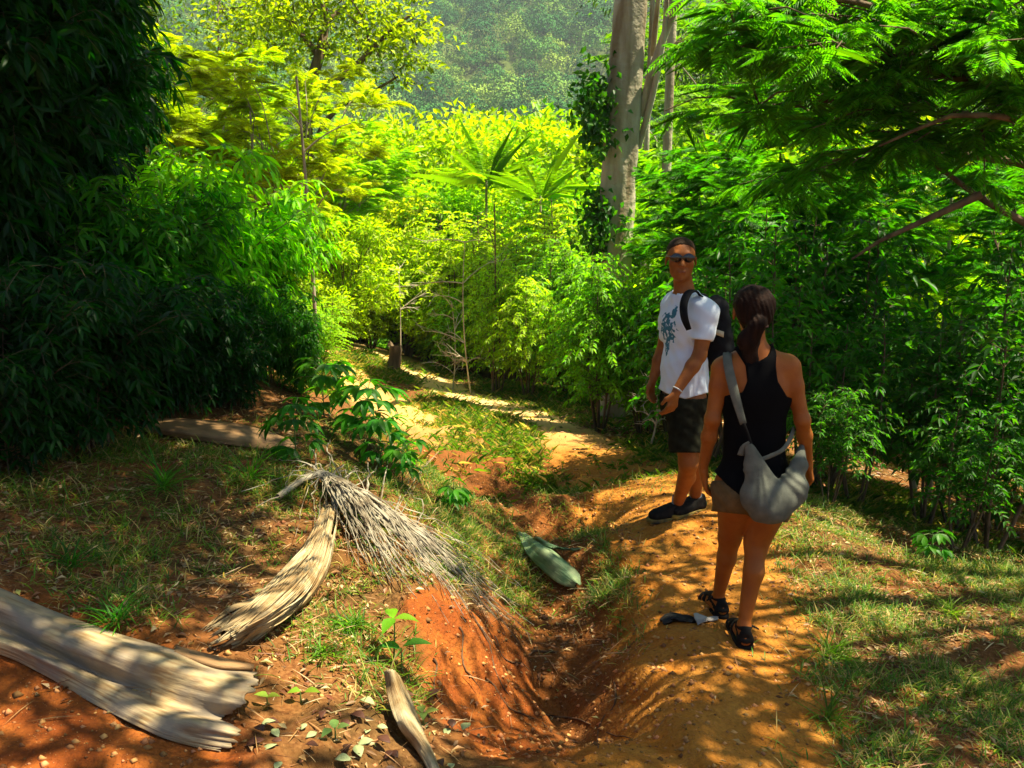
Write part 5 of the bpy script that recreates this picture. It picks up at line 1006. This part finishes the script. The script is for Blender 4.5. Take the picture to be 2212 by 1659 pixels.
ribbon([W(1606, 914, -.122), W(1613, 930, -.13), W(1619, 948, -.14), W(1620, 968, -.145)], [.014, .010, .012, .03], None, M_strap, 'buckle', bag, 12)
ribbon([W(1645, 992, -.135), W(1662, 986, -.13), W(1690, 972, -.115), W(1706, 950, -.07), W(1716, 925, .0)], [.018, .018, .018, .02, .02], None, M_bag, 'strap', bag)
ribbon([W(1619, 955, -.145), W(1606, 966, -.14), W(1600, 984, -.135)], [.012, .022, .03], None, M_bag, 'flap', bag, 10)

# ---- man, body turned left, looking back at the camera
MY = 5.31
def Mn(u, v, d=0.0): return P(u, v, MY + d)
mfL = G(1458, 1122); mfR = G(1492, 1108)
fwd = np.array([-.93, -.37, 0]); lft = np.array([.37, -.93, 0])
mn = empty('person', (1.0, MY, mfL[2]), 'man in sunglasses, white t shirt with blue print and dark shorts looking back', 'person', 'hikers on the trail')
def m_torso(f, off=0, k=.05):
    c = Mn(1478, 868); f.cap(c - lft * .06, c + lft * .06, .118, .118, k, (fwd, .85), off); f.cap(c, Mn(1478, 790), .142, .128, k, (fwd, .76), off); f.cap(Mn(1478, 790), Mn(1480, 700), .128, .148, k, (fwd, .72), off)
    c = Mn(1484, 664); f.cap(c - lft * .13, c + lft * .13, .062, .062, .06, None, off); f.cap(Mn(1479, 640), c - lft * .12, .05, .05, .05, None, off); f.cap(Mn(1479, 640), c + lft * .12, .05, .05, .05, None, off); c = Mn(1472, 700); f.cap(c - lft * .06, c + lft * .06, .10, .10, .05, (fwd, .8), off)
kL = Mn(1487, 1000, -.13); kR = Mn(1502, 1000, .10); aL = mfL + [.02, .03, .09]; aR = mfR + [.03, .02, .09]
f = Field([.60, 4.85, -.60], [1.28, 5.85, 1.42], .0062); m_torso(f)
for hp, kn, an in ((Mn(1480, 890, -.09), kL, aL), (Mn(1484, 890, .09), kR, aR)):
    f.cap(hp, kn, .088, .058, .03); f.cap(kn, an + (kn - an) * .15, .052, .033, .03); cm = kn + (an - kn) * .34 - fwd * .026; f.cap(kn + (an - kn) * .1 - fwd * .015, cm, .038, .042, .03); f.cap(cm, kn + (an - kn) * .75 - fwd * .008, .042, .028, .03); f.cap(an + (kn - an) * .2, an, .033, .035, .02)
sL = Mn(1496, 668) + lft * .165; sR = Mn(1486, 668) - lft * .16; eL = Mn(1511, 768, -.20); wL = Mn(1461, 846, -.28); eR = Mn(1430, 762, .16); wR = Mn(1411, 818, .12)
for s_, e_, w_ in ((sL, eL, wL), (sR, eR, wR)):
    f.cap(s_, s_ + (e_ - s_) * .4, .058, .050, .04); f.cap(s_ + (e_ - s_) * .4, e_, .050, .039, .02); f.cap(e_, e_ + (w_ - e_) * .3, .040, .041, .02); f.cap(e_ + (w_ - e_) * .3, w_, .041, .027, .02)
hand(f, wL, Mn(1446, 895, -.29) - wL, (.5, -.8, 0), (-.8, -.5, .1), .45, 1.08); hand(f, wR, Mn(1403, 855, .10) - wR, (-.6, .6, 0), (-.6, -.6, .1), .45, 1.05)
mh = Mn(1471, 562, -.03); f.cap(Mn(1480, 650), Mn(1475, 605, -.01), .062, .057, .03)
fd = np.array([-.10, -1, 0]); fd /= np.linalg.norm(fd); fs = np.array([1, -.10, 0]); up = np.array([0, 0, 1.])
def H(a, b, c): return mh + fs * a + fd * b + up * c
f.cap(H(0, -.02, .045), H(0, .01, .045), .080, .076, .03); f.cap(H(0, .02, .02), H(0, .035, -.075), .070, .044, .03); f.cap(H(0, .06, -.088), H(0, .066, -.098), .024, .020, .02); f.cap(H(-.025, .03, -.06), H(.025, .03, -.06), .040, .040, .03)
f.cap(H(0, .088, .018), H(0, .108, -.022), .010, .015, .012); f.cap(H(-.012, .094, -.025), H(.012, .094, -.025), .010, .010, .008); f.cap(H(-.034, .080, .040), H(.034, .080, .040), .013, .013, .02); f.cap(H(-.020, .086, -.056), H(.020, .086, -.056), .008, .008, .01); f.cap(H(-.016, .084, -.067), H(.016, .084, -.067), .009, .009, .008)
for sx in (-1, 1): f.cap(H(sx * .084, -.005, .012), H(sx * .088, -.012, -.025), .020, .013, .008, (fs, .45)); f.cap(H(sx * .045, .06, -.01), H(sx * .05, .05, -.02), .024, .024, .02)
fobj('body', f, M_skin2, mn, 2)
# hair cap
f = Field(mh - [.12, .14, .08], mh + [.12, .14, .16], .0045); f.cap(H(0, -.025, .050), H(0, .004, .052), .086, .081, .03); X, Y_, Z = f.grid(); b = (X - mh[0]) * fd[0] + (Y_ - mh[1]) * fd[1]; z = Z - mh[2]; f.F = np.maximum(f.F, np.minimum(b - .035 - (z - .06) * .9, 9)); f.F = np.maximum(f.F, -(z + .03 - b * .3)).astype(np.float32); f.F += (.0015 * np.sin(X * 300) * np.sin(Z * 250)).astype(np.float32); fobj('hair', f, M_hair2, mn, 1)
# mouth and sunglasses
ms_ = []; tb = [(np.array([H(-.020, .096, -.0605), H(0, .099, -.062), H(.020, .096, -.0605)]), .0022)]; V_, F_ = tube_geo(tb, 6); child_world(obj('mouth', mesh_np('mouth', V_, F_, mat('lips', (.16, .04, .03), .5))), mn)
M_lens = mat('dark_lens', (.008, .007, .007), .12, .6); sg_ = []; Vs = []; Fs = []; off = 0
for sx in (-1, 1):
    th = np.linspace(0, 2 * math.pi, 24, endpoint=False); r = 1 + .12 * np.cos(2 * th) ** 2; ring = np.array([H(sx * .035 + .033 * math.cos(t) * q, .103 - .35 * abs(sx * .034 + .03 * math.cos(t)) ** 1.1 * .6, .020 + .024 * math.sin(t) * q) for t, q in zip(th, r)]); c = ring.mean(0) + fd * .004
    Vs.append(np.concatenate([ring, ring * .5 + c * .5 + fd * .003, [c]])); i = np.arange(24); j = (i + 1) % 24; Fs.append(np.concatenate([np.c_[i, j, j + 24, i + 24], np.c_[i + 24, j + 24, np.full(24, 48), np.full(24, 48)]]) + off); off += 49
V_ = np.concatenate(Vs); F_ = np.concatenate(Fs); tri = np.concatenate([F_[:, [0, 1, 2]], F_[F_[:, 2] != F_[:, 3]][:, [0, 2, 3]]]); child_world(obj('sunglasses', mesh_np('sunglasses', V_, tri, M_lens)), mn)
sgo = mn.children[-1]; tb = [(np.array([H(-.012, .104, .026), H(0, .106, .028), H(.012, .104, .026)]), .0025)] + [(np.array([H(sx * .063, .082, .026), H(sx * .083, .05, .026), H(sx * .088, -.01, .020)]), .0028) for sx in (-1, 1)]; V_, F_ = tube_geo(tb, 6); fo = obj('frame', mesh_np('frame', V_, F_, M_lens)); fo.parent = sgo
# t shirt
f = Field([.62, 4.85, .1], [1.30, 5.80, 1.15], .0058); m_torso(f, .014, .05)
for s_, e_ in ((sL, eL), (sR, eR)): f.cap(s_, s_ + (e_ - s_) * .58, .068, .064, .04)
f.cap(Mn(1478, 800), Mn(1480, 852), .155, .168, .05, (fwd, .80)); X, Y_, Z = f.grid(); U, Vv = proj(np.stack([X, Y_, Z], -1)); px2 = .0029
for s_, e_ in ((sL, eL), (sR, eR)):
    ax_ = (e_ - s_) / np.linalg.norm(e_ - s_); al = (X - s_[0]) * ax_[0] + (Y_ - s_[1]) * ax_[1] + (Z - s_[2]) * ax_[2]; rad = np.sqrt(np.maximum((X - s_[0]) ** 2 + (Y_ - s_[1]) ** 2 + (Z - s_[2]) ** 2 - al ** 2, 0)); f.F = np.where(rad < .085, np.maximum(f.F, np.where((f.F < .02) & (al > .13) & (np.abs((X - Mn(1480, 760)[0]) * lft[0] + (Y_ - MY) * lft[1]) > .165), al - .165, -1)), f.F)
th = np.arctan2(Y_ - MY, X - Mn(1478, 850)[0]); f.F = (f.F + .009 * np.sin(th * 11 + Z * 6) * smooth(.62, .2, Z) + .004 * np.sin(Z * 60 + th * 3) * np.sin(th * 7)).astype(np.float32)
f.F = np.maximum(f.F, (Vv - lim(U, [1420, 1440, 1480, 1530], [838, 850, 862, 848])) * px2).astype(np.float32); nb = np.sqrt((X - Mn(1478, 640)[0] + .02 * 0) ** 2 + (Y_ - MY) ** 2); f.F = np.maximum(f.F, np.where(Z > Mn(1480, 668)[2], .074 - nb - (Mn(1480, 632)[2] - Z) * .3, -1)).astype(np.float32)
def shirt_mat():
    m = bpy.data.materials.new('white_cotton'); m.use_nodes = True; t = m.node_tree; N = t.nodes; b = N['Principled BSDF']; b.inputs['Roughness'].default_value = .9; b.inputs['Specular IOR Level'].default_value = .1
    a = N.new('ShaderNodeAttribute'); a.attribute_name = 'print'; tc = N.new('ShaderNodeTexCoord'); nz = N.new('ShaderNodeTexNoise'); nz.inputs['Scale'].default_value = 48; nz.inputs['Detail'].default_value = 5; ad = N.new('ShaderNodeMath'); ad.operation = 'MULTIPLY_ADD'; ad.inputs[1].default_value = 3.4; ad.inputs[2].default_value = -1.85
    s = N.new('ShaderNodeMath'); s.operation = 'ADD'; rp = N.new('ShaderNodeMapRange'); rp.inputs[1].default_value = .42; rp.inputs[2].default_value = .55; mx = N.new('ShaderNodeMix'); mx.data_type = 'RGBA'; mx.inputs[6].default_value = (.66, .72, .80, 1); mx.inputs[7].default_value = (.05, .17, .24, 1)
    Lk = t.links; Lk.new(tc.outputs['Object'], nz.inputs['Vector']); Lk.new(nz.outputs[0], ad.inputs[0]); Lk.new(ad.outputs[0], s.inputs[0]); Lk.new(a.outputs['Fac'], s.inputs[1]); Lk.new(s.outputs[0], rp.inputs[0]); Lk.new(rp.outputs[0], mx.inputs[0]); Lk.new(mx.outputs[2], b.inputs['Base Color']); return m
def pr(V_):
    """the blue print: an irregular figure on the front of the chest"""
    c = Mn(1478, 705); a = (V_ - c) @ lft; z = V_[:, 2] - c[2]; fr = (V_ - c) @ fwd; d = ((a + .0) / .085) ** 2 + ((z + .005) / .10) ** 2; d2 = ((a - .05) / .022) ** 2 + ((z - .09) / .05) ** 2; d3 = ((a + .02) / .03) ** 2 + ((z + .13) / .05) ** 2; return np.where(fr > 0, np.clip(1.35 - np.minimum(np.minimum(d, d2), d3), -2, 1) * .95, -2)
fobj('t_shirt', f, shirt_mat(), mn, 2, attrs={'print': pr})
# shorts
f = Field([.70, 4.9, -.15], [1.30, 5.75, .42], .006); c = Mn(1478, 868); f.cap(c - lft * .06, c + lft * .06, .128, .128, .05, (fwd, .88)); f.cap(c, Mn(1478, 830), .155, .15, .05, (fwd, .82)); f.cap(Mn(1478, 890, -.085), Mn(1484, 985, -.13), .110, .104, .03); f.cap(Mn(1484, 890, .085), Mn(1498, 985, .09), .110, .104, .03); X, Y_, Z = f.grid(); U, Vv = proj(np.stack([X, Y_, Z], -1)); f.F = (f.F + .004 * np.sin(X * 60 + Z * 30) * np.sin(Z * 45 + Y_ * 50)).astype(np.float32)
f.F = np.maximum(f.F, (Vv - 978) * px2); f.F = np.maximum(f.F, (842 - Vv) * px2).astype(np.float32); fobj('shorts', f, mat('dark_shorts', (.008, .008, .005), .95, .05, noise=((.018, .018, .010), 26, 4)), mn, 2)
# shoes
def shoe(a, dirv, parent):
    d = np.array([dirv[0], dirv[1], 0.]); d /= np.linalg.norm(d); z0 = a[2] - .09; h = np.array([a[0], a[1], z0]) - d * .04; e = h + d * .30; f = Field(np.minimum(h, e) - [.1, .1, .03], np.maximum(h, e) + [.1, .1, .16], .005); f.cap(h + [0, 0, .04], h + [0, 0, .085], .042, .040, .02); f.cap(h + [0, 0, .038], h + d * .20 + [0, 0, .036], .042, .048, .03, (up, .8)); f.cap(a, h + d * .17 + [0, 0, .045], .042, .036, .03)
    X, Y_, Z = f.grid(); f.F = np.maximum(f.F, z0 + .012 - Z).astype(np.float32); al = (X - h[0]) * d[0] + (Y_ - h[1]) * d[1]; f.F = np.maximum(f.F, Z - z0 - .105 + al * .1).astype(np.float32); o = fobj('shoe', f, mat('shoe', (.006, .006, .005), .85, .1, noise=((.016, .014, .012), 40, 3)), parent, 1)
    g = Field(f.lo, f.lo + (f.n - 1) * f.h, f.h); g.cap(h + [0, 0, .01], h + d * .21 + [0, 0, .01], .046, .052, .02); X, Y_, Z = g.grid(); g.F = np.maximum(g.F, np.abs(Z - z0 - .008) - .014).astype(np.float32); V_, F_ = g.mesh(); so = obj('sole', mesh_np('sole', relax(V_, F_, 1) - np.array(o.location) - np.array(parent.location), F_, mat('shoe_sole', (.30, .20, .03), .7, noise=((.02, .02, .015), 12, 2)))); so.parent = o
    V_, F_ = tube_geo([(np.array([a + [0, 0, -.01], a + [0, 0, .03], a + [0, 0, .055]]), [.040, .040, .038])], 16); child_world(obj('sock', mesh_np('sock', V_, F_, mat('grey_sock', (.20, .22, .25), .9))), parent)
shoe(aL, (-.93, -.36), mn); shoe(aR, (-.80, -.6), mn)
# watch
wd_ = (wL - eL); wd_ /= np.linalg.norm(wd_); wc = wL - wd_ * .012; a1 = np.cross(wd_, [0, 0, 1.]); a1 /= np.linalg.norm(a1); b1 = np.cross(wd_, a1); th = np.linspace(0, 2 * math.pi, 21); V_, F_ = tube_geo([(wc + .029 * (np.cos(th)[:, None] * a1 + np.sin(th)[:, None] * b1), .005)], 6); wt = child_world(obj('wristwatch', mesh_np('wristwatch', V_, F_, mat('steel', (.45, .46, .46), .35, .6))), mn)
# backpack
bk_ = empty('backpack', Mn(1540, 800, .05), 'black backpack with a pale patch worn on the man\'s back', 'backpack'); M_pack = mat('black_nylon', (.004, .0045, .006), .8, .15, noise=((.008, .008, .01), 20, 3))
f = Field(Mn(1500, 830, -.30), Mn(1600, 630, .35) + [.1, .05, .08], .006); c1 = Mn(1528, 665, .05); c2 = Mn(1538, 760, .05)
for s_ in (-.09, .09): f.cap(c1 + lft * s_, c2 + lft * s_, .085, .10, .06, (fwd, .85))
f.cap(c2 - fwd * .06 + up * .02, c2 - fwd * .06 - up * .08, .085, .075, .05); X, Y_, Z = f.grid(); f.F = (f.F + .004 * np.sin(Z * 70) * np.sin(X * 40)).astype(np.float32); fobj('pack', f, M_pack, bk_, 2)
ribbon([Mn(1515, 640, -.15), Mn(1502, 628, -.16), Mn(1487, 632, -.19), Mn(1477, 655, -.22), Mn(1478, 685, -.25), Mn(1488, 712, -.23)], [.045, .05, .052, .052, .045, .03], [(0, 0, 1), (-.2, -.2, 1), (-.6, -.5, .7), (-.7, -.7, .1), (-.6, -.8, -.1), (-.3, -1, 0)], M_pack, 'strap', bk_, 30, .008)
pc = Mn(1553, 716, -.13); o = obj('patch', mesh_np('patch', [pc + [-.034, 0, .018], pc + [.030, 0, -.002], pc + [.030, .002, -.036], pc + [-.034, .002, -.012]], [[0, 3, 2, 1]], mat('pale_patch', (.42, .38, .26), .8))); child_world(o, bk_); o.modifiers.new('t', 'SOLIDIFY').thickness = .006
